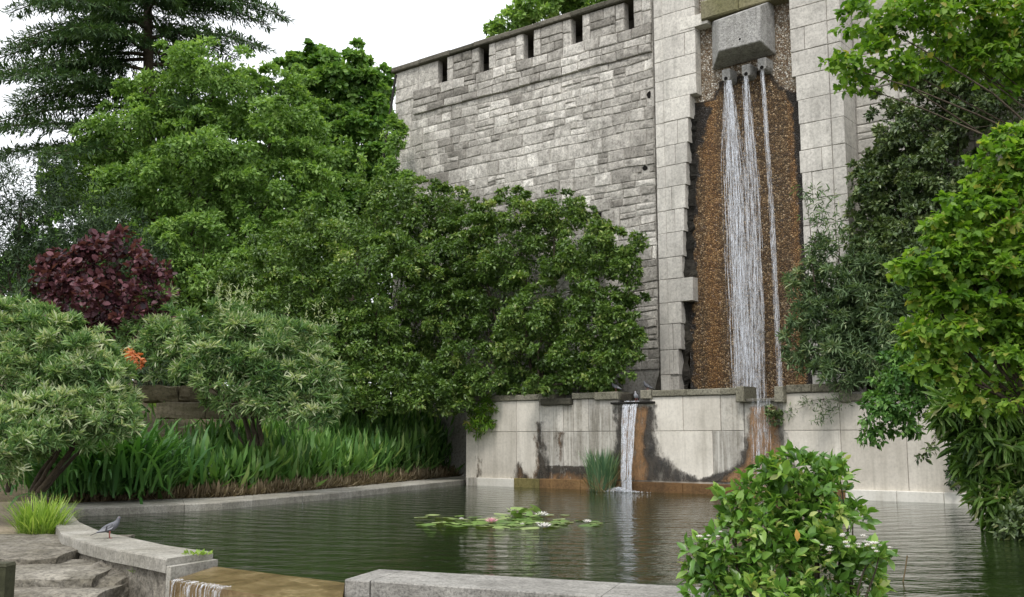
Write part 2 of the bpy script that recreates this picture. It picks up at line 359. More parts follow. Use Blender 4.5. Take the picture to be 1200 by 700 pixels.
# ---------------------------------------------------------------- object helpers
def link(o, parent=None):
    C.objects.link(o)
    if parent is not None: o.parent = parent
    return o
def tag(o, label=None, cat=None, group=None, kind=None):
    if label: o['label'] = label
    if cat: o['category'] = cat
    if group: o['group'] = group
    if kind: o['kind'] = kind
    return o
def empty(name, label, cat, loc=(0, 0, 0), group=None):
    o = bpy.data.objects.new(name, None); o.location = loc; o.empty_display_size = 0.2
    link(o); tag(o, label, cat, group)
    return o
def setv(me, vals):
    a = me.attributes.new('v', 'FLOAT', 'POINT')
    if np.isscalar(vals): vals = np.full(len(me.vertices), vals, dtype=np.float32)
    a.data.foreach_set('value', np.asarray(vals, dtype=np.float32))
class MB:
    def __init__(self): self.v, self.f, self.c = [], [], []
    def add(self, vs, fs, c=0.5):
        n = len(self.v)
        self.v += [tuple(p) for p in vs]; self.f += [tuple(i + n for i in f) for f in fs]
        self.c += [c] * len(vs) if np.isscalar(c) else list(c)
    def prism(self, bot, top, c=0.5):
        n = len(bot)
        fs = [tuple(range(n - 1, -1, -1)), tuple(range(n, 2 * n))]
        fs += [(i, (i + 1) % n, n + (i + 1) % n, n + i) for i in range(n)]
        self.add(list(bot) + list(top), fs, c)
    def tube(self, pts, rad, n=6, c=0.5, cap=True):
        pts = [Vector(p) for p in pts]; vs, fs = [], []
        up = Vector((0.31, 0.17, 0.93)).normalized()
        for i, p in enumerate(pts):
            t = (pts[min(i + 1, len(pts) - 1)] - pts[max(i - 1, 0)])
            t = t.normalized() if t.length > 1e-9 else Vector((0, 0, 1))
            a = t.cross(up)
            if a.length < 0.15: a = t.cross(Vector((1, 0, 0)))
            a.normalize(); b = t.cross(a)
            r = rad[i] if hasattr(rad, '__len__') else rad
            for k in range(n):
                th = 2 * math.pi * k / n
                vs.append(p + a * (r * math.cos(th)) + b * (r * math.sin(th)))
        for i in range(len(pts) - 1):
            for k in range(n):
                fs.append((i * n + k, i * n + (k + 1) % n, (i + 1) * n + (k + 1) % n, (i + 1) * n + k))
        if cap:
            fs.append(tuple(range(n - 1, -1, -1))); fs.append(tuple(range((len(pts) - 1) * n, len(pts) * n)))
        self.add(vs, fs, c)
    def build(self, name, mat, parent=None, smooth=False, origin=None):
        me = bpy.data.meshes.new(name)
        v = self.v
        if origin is not None:
            o_ = Vector(origin); v = [tuple(Vector(p) - o_) for p in v]
        me.from_pydata(v, [], self.f); setv(me, self.c)
        if smooth: me.polygons.foreach_set('use_smooth', [True] * len(me.polygons))
        me.materials.append(M[mat] if isinstance(mat, str) else mat)
        o = bpy.data.objects.new(name, me)
        link(o, parent)
        if origin is not None: o.location = o_ if parent is None else o_ - parent.location
        elif parent is not None: o.location = -parent.location
        return o

# smooth value noise for python-side shaping
def hash01(ix, iy, seed=0):
    h = (ix * 374761393 + iy * 668265263 + seed * 144269504) & 0x7fffffff
    h = ((h ^ (h >> 13)) * 1274126177) & 0x7fffffff
    return ((h ^ (h >> 16)) & 0xffff) / 65535.0
def vn(x, y, seed=0):
    ix, iy = math.floor(x), math.floor(y); fx, fy = x - ix, y - iy
    fx, fy = fx * fx * (3 - 2 * fx), fy * fy * (3 - 2 * fy)
    a = hash01(ix, iy, seed) * (1 - fx) + hash01(ix + 1, iy, seed) * fx
    b = hash01(ix, iy + 1, seed) * (1 - fx) + hash01(ix + 1, iy + 1, seed) * fx
    return a * (1 - fy) + b * fy
def fbm(x, y, seed=0):
    return vn(x, y, seed) * 0.55 + vn(x * 2.1, y * 2.1, seed + 1) * 0.28 + vn(x * 4.3, y * 4.3, seed + 2) * 0.17
def sstep(a, b, x):
    t = max(0.0, min(1.0, (x - a) / (b - a))); return t * t * (3 - 2 * t)
def lerp_table(tab, x):
    if x <= tab[0][0]: return tab[0][1]
    for (a, va), (b, vb) in zip(tab, tab[1:]):
        if x <= b: return va + (vb - va) * (x - a) / (b - a)
    return tab[-1][1]

def stone(fr, s0, s1, z0, z1, off, depth, parent, mat, v, name='stone', gap=0.012, bev=0.025, proud=0.02, jit=0.012, mb=None, warp=0.0):
    """one dressed or rough stone of a wall: bevelled, slightly domed face; 20 triangles or so"""
    J = lambda k: random.uniform(-k, k)
    s0 += gap; s1 -= gap; z0 += gap; z1 -= gap
    bev = min(bev, (s1 - s0) * 0.3, (z1 - z0) * 0.3)
    o = off + J(jit)
    cor = [(s0, z0), (s1, z0), (s1, z1), (s0, z1)]
    if warp: cor = [(a + (fbm(b * 1.7, a * 1.3, 77) - .5) * warp * 1.6, b + (fbm(a * 0.8, b * 1.9, 71) - .5) * warp * 2) for a, b in cor]
    back = [fr.pt(a, b, off - depth) for a, b in cor]
    edge = [fr.pt(a + J(jit) * 0.6, b + J(jit) * 0.6, o - bev) for a, b in cor]
    cs, cz = (s0 + s1) / 2, (z0 + z1) / 2
    inn = []
    for a, b in cor:
        a2 = a + (bev if a < cs else -bev) * random.uniform(0.7, 1.4); b2 = b + (bev if b < cz else -bev) * random.uniform(0.7, 1.4)
        inn.append(fr.pt(a2, b2, o + J(jit)))
    ctr = fr.pt(cs + J((s1 - s0) * 0.2), cz + J((z1 - z0) * 0.2), o + proud * random.uniform(0.2, 1))
    vs = back + edge + inn + [ctr]
    fs = []
    for i in range(4):
        j = (i + 1) % 4
        fs += [(i, j, 4 + j, 4 + i), (4 + i, 4 + j, 8 + j, 8 + i), (8 + i, 8 + j, 12)]
    fs.append((3, 2, 1, 0))
    if mb is not None:
        mb.add(vs, fs, v); return None
    m = MB(); m.add(vs, fs, v)
    return m.build(name, mat, parent, origin=fr.pt(cs, cz, off))
def wall_box(fr, s0, s1, z0, z1, o0, o1, c=0.5, mb=None):
    m = mb or MB()
    m.prism([fr.pt(s0, z0, o1), fr.pt(s1, z0, o1), fr.pt(s1, z0, o0), fr.pt(s0, z0, o0)],
            [fr.pt(s0, z1, o1), fr.pt(s1, z1, o1), fr.pt(s1, z1, o0), fr.pt(s0, z1, o0)], c)
    return m

# ================================================================ SETTING: ground, bank, water
m = MB()
R_ = 1500
m.add([(-R_, -R_, -0.75), (R_, -R_, -0.75), (R_, R_, -0.75), (-R_, R_, -0.75)], [(0, 1, 2, 3)])
tag(m.build('ground', 'soil'), kind='structure')

KZ = 0.15
inner_px = [(548, 562), (470, 570), (400, 577), (330, 583), (260, 589), (170, 593), (87, 596.5), (86, 601), (87, 605), (93, 612), (117, 622.5), (152, 630), (195, 639), (250, 647)]
outer_px = [(548, 557), (470, 564.5), (400, 571.5), (330, 577.5), (260, 583), (165, 586), (70, 590), (60, 600), (62, 610), (71.5, 626), (96, 634.5), (131, 643), (160, 648), (195, 655)]
kin = [at_z(x, y, KZ) for x, y in inner_px]
kout = [at_z(x, y, KZ) for x, y in outer_px]
KO = list(kout)
nb0, nb1 = at_z(445, 667, KZ), at_z(800, 687, KZ)
nf0, nf1 = at_z(404, 679, KZ), at_z(670, 697, KZ)
ndir = (nb1 - nb0).normalized()
nb2 = nb0 + ndir * 11.0
nfd = (nf1 - nf0).normalized(); nf2 = nf0 + nfd * 11.0

SPL = LW.pt(LW.pix(733, 560)[0], 0, 0.5)
# water sheet
wl = [Vector((p.x, p.y, 0)) for p in kin]
wl[0] = LW.pt(LW.pix(540, 560)[0], 0, -0.1)
poly = wl[:-1] + [at_z(250, 652, 0.0), at_z(256, 667, 0.0), at_z(402, 684, 0.0), Vector((nb0.x, nb0.y - 0.25, 0)), Vector((nb2.x, nb2.y - 0.2, 0)),
        Vector((nb2.x + 8, nb2.y + 2, 0)), Vector((26, 12, 0)), LW.pt(16, 0, -0.1)]
m = MB(); m.add(poly, [tuple(range(len(poly) - 1, -1, -1))])
M['water'] = water_mat(SPL)
wo = m.build('water', 'water'); tag(wo, kind='structure')
bm = bmesh.new(); bm.from_mesh(wo.data); bmesh.ops.triangulate(bm, faces=bm.faces[:]); bm.normal_update()
for f in bm.faces:
    if f.normal.z < 0: f.normal_flip()
bm.to_mesh(wo.data); bm.free()

# bank behind the left kerb: heightfield over (along, away) of the kerb line
A0, A1 = Vector((kout[6].x, kout[6].y, 0)), Vector((kout[0].x, kout[0].y, 0))
bdir = (A1 - A0).normalized(); bnor = Vector((-bdir.y, bdir.x, 0))
BL = (A1 - A0).length
def kerb_d(a):
    # how far the real kerb outer edge lies from the straight line at a
    best = 0.0
    for p, q in zip(KO[:6], KO[1:7]):
        pa, qa = (p - A0).dot(bdir), (q - A0).dot(bdir)
        if min(pa, qa) <= a <= max(pa, qa):
            t = (a - pa) / (qa - pa + 1e-9)
            w = p.lerp(q, t); return (Vector((w.x, w.y, 0)) - A0).dot(bnor)
    return best
def bank_z(a, d):
    r = sstep(-0.5, 7.0, a)
    prof = lerp_table([(0, 0.08), (0.5, 0.18), (2.2, 0.75), (4.5, 1.75), (7, 2.5), (12, 3.4), (30, 5.0), (80, 7)], d)
    low = lerp_table([(0, 0.05), (3, 0.1), (8, 0.7), (14, 1.8), (30, 3.2), (80, 5)], d)
    return low + (prof - low) * r + (fbm(a * 0.9, d * 0.9, 3) - 0.5) * 0.16 * min(1, d)
def bank_pt(a, d):
    p = A0 + bdir * a + bnor * (d + kerb_d(a))
    return Vector((p.x, p.y, bank_z(a, d)))
m = MB()
als = list(np.linspace(-3.2, BL + 0.6, 46)) + [BL + 3, BL + 8, BL + 18, BL + 40, BL + 80]
dls = [0.0, 0.25, 0.5, 0.8, 1.2, 1.6, 2.1, 2.7, 3.4, 4.2, 5, 6, 7, 8.5, 10, 12, 15, 20, 28, 40, 70]
vs = [bank_pt(a, d) for a in als for d in dls]
nd = len(dls)
fs = [(i * nd + j, (i + 1) * nd + j, (i + 1) * nd + j + 1, i * nd + j + 1) for i in range(len(als) - 1) for j in range(nd - 1)]
m.add(vs, fs, [0.5] * len(vs))
tag(m.build('bank', 'soil', smooth=True), kind='structure')
# pale trodden ground at the near end of the bank
m = MB()
pp = [at_z(-260, 636, -0.035), at_z(58, 632, -0.035), at_z(48, 585, 0.10), at_z(40, 566, 0.16), at_z(-260, 558, 0.2)]
m.add([p + Vector((0, 0, 0.06)) for p in pp], [(0, 1, 2, 3, 4)])
tag(m.build('path', 'path'), kind='structure')
m = MB()
rb_in = [Vector((0.52 * y + 0.5, y, 0)) for y in (6.5, 9, 12, 15, 18, 21, 24.5)]
vs = []
for p in rb_in: vs += [p + Vector((0, 0, -0.7)), p + Vector((0.05, 0, 0.12)), p + Vector((1.2, 0, 0.3)), p + Vector((5, 0, 0.9)), p + Vector((40, 0, 3.0))]
m.add(vs, [(i * 5 + k, (i + 1) * 5 + k, (i + 1) * 5 + k + 1, i * 5 + k + 1) for i in range(len(rb_in) - 1) for k in range(4)])
tag(m.build('far_side_bank', 'soil', smooth=True), kind='structure')
# planting bed between the two walls, and the fill behind the high wall
s_l = UW.pix(464, 80, -0.3)[0]
BEDZ = 2.25
m = wall_box(LW, LW.pix(556, 500)[0] + 0.1, 16, -0.7, BEDZ, -0.5, -1.9)
tag(m.build('planting_bed', 'soil'), kind='structure')
m = wall_box(UW, s_l + 2.0, 24, -0.7, 11.0, -2.2, -30)
tag(m.build('terrace', 'soil'), kind='structure')

# ================================================================ POND KERB
kerb = empty('pond_kerb', 'curved pale stone kerb edging the pond below the leafy bank', 'kerb', kout[6])
def resample(pts, step):
    out = [pts[0].copy()]; acc = 0
    return out
def kerb_piece(i0, i1, mat='kerb', v=0.5):
    m = MB(); vs, fs = [], []
    n = i1 - i0 + 1
    for i in range(i0, i1 + 1):
        a, b = kin[i], kout[i]
        g = 0.004
        if i == i0: a = a.lerp(kin[i + 1], g / max(0.05, (kin[i + 1] - a).length)); b = b.lerp(kout[i + 1], g / max(0.05, (kout[i + 1] - b).length))
        if i == i1: a = a.lerp(kin[i - 1], g / max(0.05, (kin[i - 1] - a).length)); b = b.lerp(kout[i - 1], g / max(0.05, (kout[i - 1] - b).length))
        d = (b - a).normalized() * 0.018
        lift = Vector((0, 0, -0.018))
        bz = Vector((0, 0, -0.45 if i <= 7 else -0.16))
        vs += [a + Vector((0, 0, -0.45)), a + lift, a + d, b - d, b + lift, b + bz]
    for i in range(n - 1):
        for k in range(5):
            fs.append((i * 6 + k, i * 6 + k + 1, (i + 1) * 6 + k + 1, (i + 1) * 6 + k))
    fs.append(tuple(range(5, -1, -1))); fs.append(tuple(range((n - 1) * 6, n * 6)))
    m.add(vs, fs, v)
    return m.build('kerb_stone', mat, kerb)
# refine the far straight run so joints fall about every 2 m
def subdivide(a, b, k): return [a.lerp(b, i / k) for i in range(k)]
ki2, ko2 = [], []
for i in range(len(kin) - 1):
    k = max(1, round((kin[i + 1] - kin[i]).length / 0.9)) if i < 6 else 2
    ki2 += subdivide(kin[i], kin[i + 1], k); ko2 += subdivide(kout[i], kout[i + 1], k)
nfar = 0
for i, p in enumerate(ki2):
    if (p - kin[6]).length < 1e-6: nfar = i
kin_keep, kout_keep = kin, kout
kin, kout = ki2 + [kin[-1]], ko2 + [kout[-1]]
cuts = list(range(0, nfar - 1, 2)) + [nfar]
cuts += [c for c in range(nfar + 5, len(kin) - 3, 4)] + [len(kin) - 1]
for c0, c1 in zip(cuts, cuts[1:]):
    kerb_piece(c0, c1, 'kerb', random.uniform(0.2, 0.9))
# masonry that carries the near, curved part of the kerb
m = MB()
bot, top = [], []
for i in range(nfar + 6, len(kin)):
    a, b = kin[i], kout[i]
    d = (a - b).normalized()
    top.append((b + d * 0.07, a - d * 0.03))
n = len(top); vs = []
for b, a in top:
    vs += [Vector((b.x, b.y, -0.75)), Vector((b.x, b.y, -0.005)), Vector((a.x, a.y, -0.005)), Vector((a.x, a.y, -0.75))]
fs = []
for i in range(n - 1):
    for k in range(4): fs.append((i * 4 + k, i * 4 + (k + 1) % 4, (i + 1) * 4 + (k + 1) % 4, (i + 1) * 4 + k))
fs += [(3, 2, 1, 0), tuple(range((n - 1) * 4, n * 4))]
m.add(vs, fs)
m.build('footing', 'step', kerb)
# end pier under the cut kerb end
e_in, e_out = kin[-1], kout[-1]
ed = (kin[-1] - kin[-2]).normalized()
m = MB()
q = [e_out + ed * 0.01, e_in + ed * 0.01, e_in + ed * 0.11, e_out + ed * 0.11]
m.prism([Vector((p.x, p.y, -0.75)) for p in q], [Vector((p.x, p.y, 0.07)) for p in q])
m.build('pier', 'kerb', kerb)

# near kerb with its little end pier
nk = empty('near_pond_kerb', 'grey speckled concrete kerb with squared end beside the stone weir', 'kerb', nf0)
pl = 0.28
edges = [0.0, pl, 2.6, 5.0, 7.6, 11.0]
for i in range(5):
    a, b = edges[i] + 0.003, edges[i + 1] - 0.003
    m = MB()
    fo = 0.0 if i == 0 else 0.02
    down = Vector((0, 0, -1))
    for (lo, hi, inset) in ((-0.15, 0.0, 0.0), (-0.9, -0.152, 0.05 if i else 0.0)):
        f0, f1 = nf0 + nfd * a, nf0 + nfd * b
        b0, b1 = nb0 + ndir * (a - (0.0 if i else 0.0)), nb0 + ndir * b
        inn = Vector((-nfd.y, nfd.x, 0))
        f0 = f0 + inn * (inset + fo); f1 = f1 + inn * (inset + fo)
        ch = 0.012
        if hi == 0.0:
            m.prism([p + down * 0.15 for p in (f0, f1, b1, b0)], [f0 - Vector((0, 0, ch)), f1 - Vector((0, 0, ch)), b1 - Vector((0, 0, ch)), b0 - Vector((0, 0, ch))], 0.4)
            top_ = [f0 + inn * ch, f1 + inn * ch, b1 - inn * ch, b0 - inn * ch]
            k = len(m.v)
            m.add(top_, [(0, 1, 2, 3)], 0.5)
            for j in range(4): m.f.append((k - 4 + j, k - 4 + (j + 1) % 4, k + (j + 1) % 4, k + j))
            m.f.remove(tuple(range(k - 4, k)))
        else:
            m.prism([p + Vector((0, 0, lo)) for p in (f0, f1, b1, b0)], [p + Vector((0, 0, hi)) for p in (f0, f1, b1, b0)], 0.3)
    m.build('end_pier' if i == 0 else 'kerb_stone', 'nearkerb', nk)

# weir slab, wet and tan, and its water threads
w0, w1 = at_z(252, 664, 0.015), at_z(404, 683, 0.015)
w3, w2 = at_z(199, 681, 0.0), at_z(400, 712, 0.0)
def weir_mat():
    m, nt, b = new_mat('wet_tan_slab'); P = pos(nt)
    n = noise_(nt, P, 2.2, 8, 0.7, 1.0); n2 = noise_(nt, P, 18, 5, 0.65)
    c = ramp(nt, n, [(0.3, (0.07, 0.04, 0.016)), (0.5, (0.17, 0.115, 0.052)), (0.7, (0.3, 0.225, 0.12))])
    c = mixc(nt, 0.5, c, ramp(nt, n2, [(0.35, (0.5, 0.5, 0.5)), (0.65, (1.2, 1.2, 1.2))]), 'MULTIPLY')
    nt.links.new(c, b.inputs['Base Color']); b.inputs['Roughness'].default_value = 0.25
    bump(nt, b, n2, 0.3, 0.01); return m
M['weir'] = weir_mat()
weir = empty('stone_weir', 'wet tan overflow slab with water spilling between the two kerb ends', 'weir', w3)
m = MB(); q = [w3, w2, w1, w0]
m.prism([Vector((p.x, p.y, -0.75)) for p in q], q, 0.5)
m.build('slab', 'weir', weir)
m = MB()
for i in range(46):
    t = random.uniform(0.0, 0.45) ** 1.3
    if vn(t * 30, 1.0) < 0.35: continue
    p = w3.lerp(w2, t); d = Vector((-nfd.y, nfd.x, 0)) * -1
    pts = [p + d * (-0.12 + 0.02 * random.random()) + Vector((0, 0, 0.012)), p + d * 0.0 + Vector((0, 0, 0.012)), p + d * 0.035 + Vector((0, 0, -0.03)), p + d * 0.05 + Vector((0, 0, -0.3)), p + d * 0.055 + Vector((0, 0, -0.6))]
    m.tube([q_ + Vector((random.uniform(-.01, .01), 0, 0)) for q_ in pts], random.uniform(0.002, 0.007), 4)
tag(m.build('water_threads', 'fall', weir), kind='stuff')

# ================================================================ LOW FOUNTAIN WALL
zt = LW.pix(800, 464.5)[1]; zct = LW.pix(800, 456.5)[1]; zj = LW.pix(640, 506)[1]; zpl = LW.pix(580, 560.5, 0.14)[1]
sx = lambda px, py=510, off=0.0: LW.pix(px, py, off)[0]
lw = empty('fountain_wall', 'low pale rendered wall with spouts at the back of the pond', 'wall', LW.pt(0, 0, 0))
sL, sR = sx(546), sx(1290)
n1a, n1b = sx(725, 480), sx(762, 480)
n2a, n2b = sx(872, 480), sx(918, 480)
zn1, zn2 = LW.pix(740, 471)[1], LW.pix(895, 467)[1]
m = MB()
for a, b, zz in ((sL + 0.02, n1a, zt), (n1a, n1b, zn1), (n1b, n2a, zt), (n2a, n2b, zn2), (n2b, sR, zt)):
    wall_box(LW, a, b, -0.6, zz - 0.01, -0.04, -0.5, 0.5, m)
m.build('core', 'mortar', lw)
def panel(x0, x1, z0, z1, mat, th=0.05, off=0.0):
    stone(LW, x0, x1, z0, z1, off, th - 0.004, lw, mat, random.random(), 'panel', gap=0.006, bev=0.008, proud=0.003, jit=0.003)
xsu = [546, 560, 605, 632, 660, 672, 690, 725]
for a, b in zip(xsu, xsu[1:]):
    zz = LW.pix(650, 475)[1] if 632 <= a < 672 else zt
    panel(sx(a), sx(b), zj, zz, 'dirty_render' if a >= 632 else 'render')
xsl = [546, 560, 605, 632, 660, 672, 725]
for a, b in zip(xsl, xsl[1:]): panel(sx(a), sx(b), 0.06, zj, 'dirty_render' if a >= 632 else 'render')
xr = [762, 801, 845, 872]
for a, b in zip(xr, xr[1:]): panel(sx(a), sx(b), zj, zt, 'render' if a < 845 else 'dirty_render')
for a, b in ((762, 835), (835, 872)): panel(sx(a), sx(b), 0.06, zj, 'render' if a < 800 else 'dirty_render')
for a, b in ((918, 985), (985, 1062), (1062, 1135), (1135, 1290)):
    panel(sx(a), sx(b), zj, zt if a < 985 else LW.pix(1020, 470)[1], 'render'); panel(sx(a), sx(b), 0.06, zj, 'render')
panel(n1a, n1b, 0.06, zn1, 'dirty_render', off=-0.02); panel(n2a, n2b, 0.06, zn2, 'dirty_render', off=-0.02)
# copings
def cope(x0, x1, z0, z1, over=0.06, mat='lichen_coping', back=0.55, gap=0.005):
    stone(LW, sx(x0, 462), sx(x1, 462), z0, z1, over, back + over, lw, mat, random.random(), 'coping_stone', gap=gap, bev=0.02, proud=0.004, jit=0.006)
zc = lambda x, y: LW.pix(x, y)[1]
cope(546, 590, zt, zct); cope(590, 633, zt, zct)
cope(633, 651, zc(640, 471), zct + 0.03, 0.08)
cope(636, 671, zc(650, 475), zc(650, 467), 0.14, 'coping')
cope(671, 698, zt, zct, 0.07); cope(698, 726, zt - 0.05, zct, 0.09)
cope(718, 768, zn1 - 0.07, zn1, 0.16, 'blackened')
cope(728, 740, zn1 + 0.001, zc(735, 461), 0.0, 'blackened', back=0.4)
cope(752, 765, zt - 0.06, zct + 0.02, 0.1); cope(765, 805, zt, zct); cope(805, 846, zt, zct); cope(846, 868, zt, zct, 0.07)
cope(866, 876, zc(870, 472), zc(870, 453), 0.22); cope(876, 912, zn2 - 0.1, zn2, 0.14, 'coping'); cope(911, 922, zc(915, 472), zc(915, 453), 0.22)
cope(922, 952, zt, zct + 0.03); cope(952, 985, zt, zct + 0.03)
cope(985, 998, zc(990, 472), zct + 0.04, 0.09)
for a, b in ((996, 1045), (1045, 1100), (1100, 1160), (1160, 1230), (1230, 1290)): cope(a, b, zc(1020, 470), zc(1020, 461), 0.07)
# plinth
def plinth(x0, x1, mat, z1=None, off=0.14):
    stone(LW, sx(x0, 566, off), sx(x1, 566, off), -0.5, z1 or zpl, off, off + 0.1, lw, mat, random.random(), 'plinth_stone', gap=0.003, bev=0.012, proud=0.003, jit=0.004)
plinth(546, 558, 'dirty_render', zpl * 1.0, 0.2)
plinth(558, 602, 'plinth'); plinth(602, 632, 'mossplinth', zpl + 0.02)
for a, b in ((632, 680), (680, 735), (735, 800), (800, 868), (868, 940)): plinth(a, b, 'brownplinth', zpl + 0.03, 0.15 + random.uniform(0, .03))
plinth(940, 990, 'brownplinth', zpl * 0.9)
for a, b in ((990, 1050), (1050, 1105), (1105, 1170), (1170, 1290)): plinth(a, b, 'plinth')
# iron-stained lime deposits hanging below the spouts (raised crusts)
def deposit(rows, brown, thick, name='mineral_crust', step=0.05, fade=True):
    """rows: (y_px, x_left, x_right); brown: function (t, yfrac) -> 0 black .. 1 brown"""
    pts = []
    for y, a, b in rows:
        pts.append((LW.pix((a + b) / 2, y)[1], sx(a, y), sx(b, y)))
    pts.sort()
    z = pts[0][0]; zs = []
    while z < pts[-1][0]: zs.append(z); z += step
    zs.append(pts[-1][0])
    nt_ = 21; m = MB(); vs, cs, es = [], [], []
    tl = [(p[0], p[1]) for p in pts]; tr = [(p[0], p[2]) for p in pts]
    for i, z in enumerate(zs):
        a, b = lerp_table(tl, z), lerp_table(tr, z)
        a += (fbm(z * 3, 1.3, 11) - 0.5) * 0.3 - 0.16; b += (fbm(z * 3, 7.3, 12) - 0.5) * 0.3 + 0.16
        yf = i / max(1, len(zs) - 1)
        for k in range(nt_):
            t = k / (nt_ - 1)
            s = a + (b - a) * t
            e = min(t, 1 - t) * 2
            o = -0.004 + thick * (min(1, e * 2.2) ** 0.7) * (0.7 + 0.6 * fbm(s * 5, z * 5, 4)) * (1.25 - 0.6 * yf)
            vs.append(LW.pt(s, z, o)); cs.append(brown(t, yf, s, z)); es.append(min(1, min(s - a, b - s) / 0.34, (1 - yf) / 0.06 if fade else 1))
    fs = [(i * nt_ + k, i * nt_ + k + 1, (i + 1) * nt_ + k + 1, (i + 1) * nt_ + k) for i in range(len(zs) - 1) for k in range(nt_ - 1)]
    m.add(vs, fs, cs)
    o = m.build(name, 'deposit', lw, smooth=True)
    a_ = o.data.attributes.new('e', 'FLOAT', 'POINT'); a_.data.foreach_set('value', np.array(es, dtype=np.float32))
    return o
def b1(t, yf, s, z):
    lo = sstep(0.0, 0.02, t - (0.24)); hi = 1 - sstep(-0.09, 0.05, t - (0.80 - 0.22 * (1 - yf)))
    return min(1, 0.06 + 0.8 * min(lo, hi))
deposit([(474, 723, 766), (490, 722, 768), (505, 722, 769), (520, 720, 771), (532, 718, 777), (542, 712, 788), (551, 702, 802), (559, 690, 818), (563, 684, 826)], b1, 0.06)
def b2(t, yf, s, z):
    e = min(t, 1 - t)
    return 0.05 + 0.72 * sstep(0.1, 0.26, e + 0.08 * (fbm(s * 6, z * 2, 8) - .5))
deposit([(474, 878, 912), (490, 876, 915), (505, 874, 918), (520, 872, 921), (535, 868, 926), (548, 858, 936), (558, 835, 955), (566, 822, 975)], b2, 0.07)
deposit([(545, 634, 704), (552, 632, 706), (563, 630, 712)], lambda t, yf, s, z: 0.1 + 0.7 * (1 - yf) * fbm(s * 3, z * 3, 5) * 1.6, 0.03)
deposit([(493, 630.5, 633), (505, 629, 637), (520, 628, 639), (535, 627.5, 641), (550, 627, 645), (563, 626, 648)], lambda t, yf, s, z: 0.75 - 1.0 * t, 0.03)
deposit([(506, 652, 660), (520, 653, 660), (534, 655, 659), (547, 656, 658.5)], lambda t, yf, s, z: 0.38 + 0.2 * fbm(s * 9, z * 3, 6), 0.012)
deposit([(540, 604, 608), (550, 603, 612), (563, 602, 629)], lambda t, yf, s, z: 0.42, 0.015)
deposit([(528, 559, 561), (545, 558.5, 563), (563, 558, 562.5)], lambda t, yf, s, z: 0.45, 0.012)
deposit([(543, 868, 872), (552, 850, 872), (558, 835, 872), (565, 812, 874)], lambda t, yf, s, z: 0.05 + 0.4 * fbm(s * 6, z * 6, 5), 0.03)

# ================================================================ HIGH FORTRESS WALL
WO = -0.30
fw = empty('fortress_wall', 'high battlemented wall of weathered grey rubble stone with slotted parapet', 'wall', UW.pt(s_l, 0, WO))
zcb = sum(UW.pix(x, y, WO)[1] for x, y in ((470, 85), (560, 56), (640, 31), (720, 6.5))) / 4
zs_ = sum(UW.pix(x, y, WO)[1] for x, y in ((505, 131), (600, 105), (700, 78), (763, 60))) / 4
zct2 = zcb + 0.2
S1 = -0.02
slots = []
for xa, xb in ((513, 524.5), (562, 573.5), (614, 626), (670, 683), (732, 743)):
    y = 85 - (xa - 470) * 0.307 + 14
    slots.append((UW.pix(xa, y, WO)[0], UW.pix(xb, y, WO)[0]))
zsl = zcb - 0.98
core = MB()
wall_box(UW, s_l + 0.03, S1, -0.6, zs_, WO - 0.026, -2.2, 0.5, core)
wall_box(UW, s_l + 0.03, S1, zs_, zsl, WO - 0.02, -2.2, 0.5, core)
ed_ = [s_l + 0.03] + [v for sl in slots for v in sl] + [S1]
for a, b in zip(ed_[::2], ed_[1::2]): wall_box(UW, a, b, zsl, zcb - 0.002, WO - 0.02, WO - 0.24, 0.5, core)
wall_box(UW, s_l + 0.03, S1, zsl, zcb - 0.002, -1.7, -2.2, 0.5, core)
core.build('core', 'mortar', fw)
rects = []        # s0,s1,z0,z1,off,v
loop = (*sorted((UW.pix(700.8, 262, WO)[0], UW.pix(704.6, 262, WO)[0])), UW.pix(702, 276, WO)[1], UW.pix(702, 249, WO)[1])
holes = [(UW.pix(757, 110, WO)[0], UW.pix(763.5, 110, WO)[0], UW.pix(760, 117, WO)[1], UW.pix(760, 106, WO)[1]),
         (UW.pix(751, 197, WO)[0], UW.pix(760, 197, WO)[0], UW.pix(755, 201, WO)[1], UW.pix(755, 193.5, WO)[1])]
dress = [(loop[0] - 0.62, loop[0], loop[2], loop[3]), (loop[1], loop[1] + 0.5, loop[2] + 0.01, loop[3]), (loop[1] + 0.5, loop[1] + 0.72, loop[2] + 0.01, loop[3]),
         (loop[0] - 0.3, loop[1] + 0.35, loop[3], loop[3] + 0.42)]
excl = holes + [loop] + dress
def tone(s, z):
    big = fbm(s * 0.35 + 3, z * 0.35, 21); mid = fbm(s * 0.9, z * 0.9, 22)
    up = 0.42 * sstep(zs_ - 1.2, zs_ + 0.4, z) * (1 - 0.7 * sstep(-5, -9, s))
    v = 0.5 + (big - 0.5) * 0.8 + (mid - 0.5) * 0.5 + random.gauss(0, 0.16) - up * 0.55
    if random.random() < 0.11: v += 0.35
    if random.random() < 0.12: v -= 0.25
    return max(0.02, min(0.98, v))
def fill(s0, s1, z0, z1, hmin, hmax, wmin, wmax, off, split=0.3):
    z = z0
    while z < z1 - 0.05:
        h = random.uniform(hmin, hmax)
        if z1 - (z + h) < hmin: h = z1 - z
        s = s0
        while s < s1 - 0.05:
            w = random.uniform(wmin, wmax) * (0.75 + 0.6 * h / hmax)
            if s1 - (s + w) < wmin * 0.6: w = s1 - s
            if h > 0.33 and random.random() < split:
                k = random.uniform(0.38, 0.62); parts = [(s, s + w, z, z + h * k), (s, s + w, z + h * k, z + h)]
                if random.random() < 0.45:
                    c_ = random.uniform(0.35, 0.65); top_ = parts.pop()
                    parts += [(s, s + w * c_, top_[2], top_[3]), (s + w * c_, s + w, top_[2], top_[3])]
            else: parts = [(s, s + w, z, z + h)]
            for p in parts: put(p, off)
            s += w
        z += h
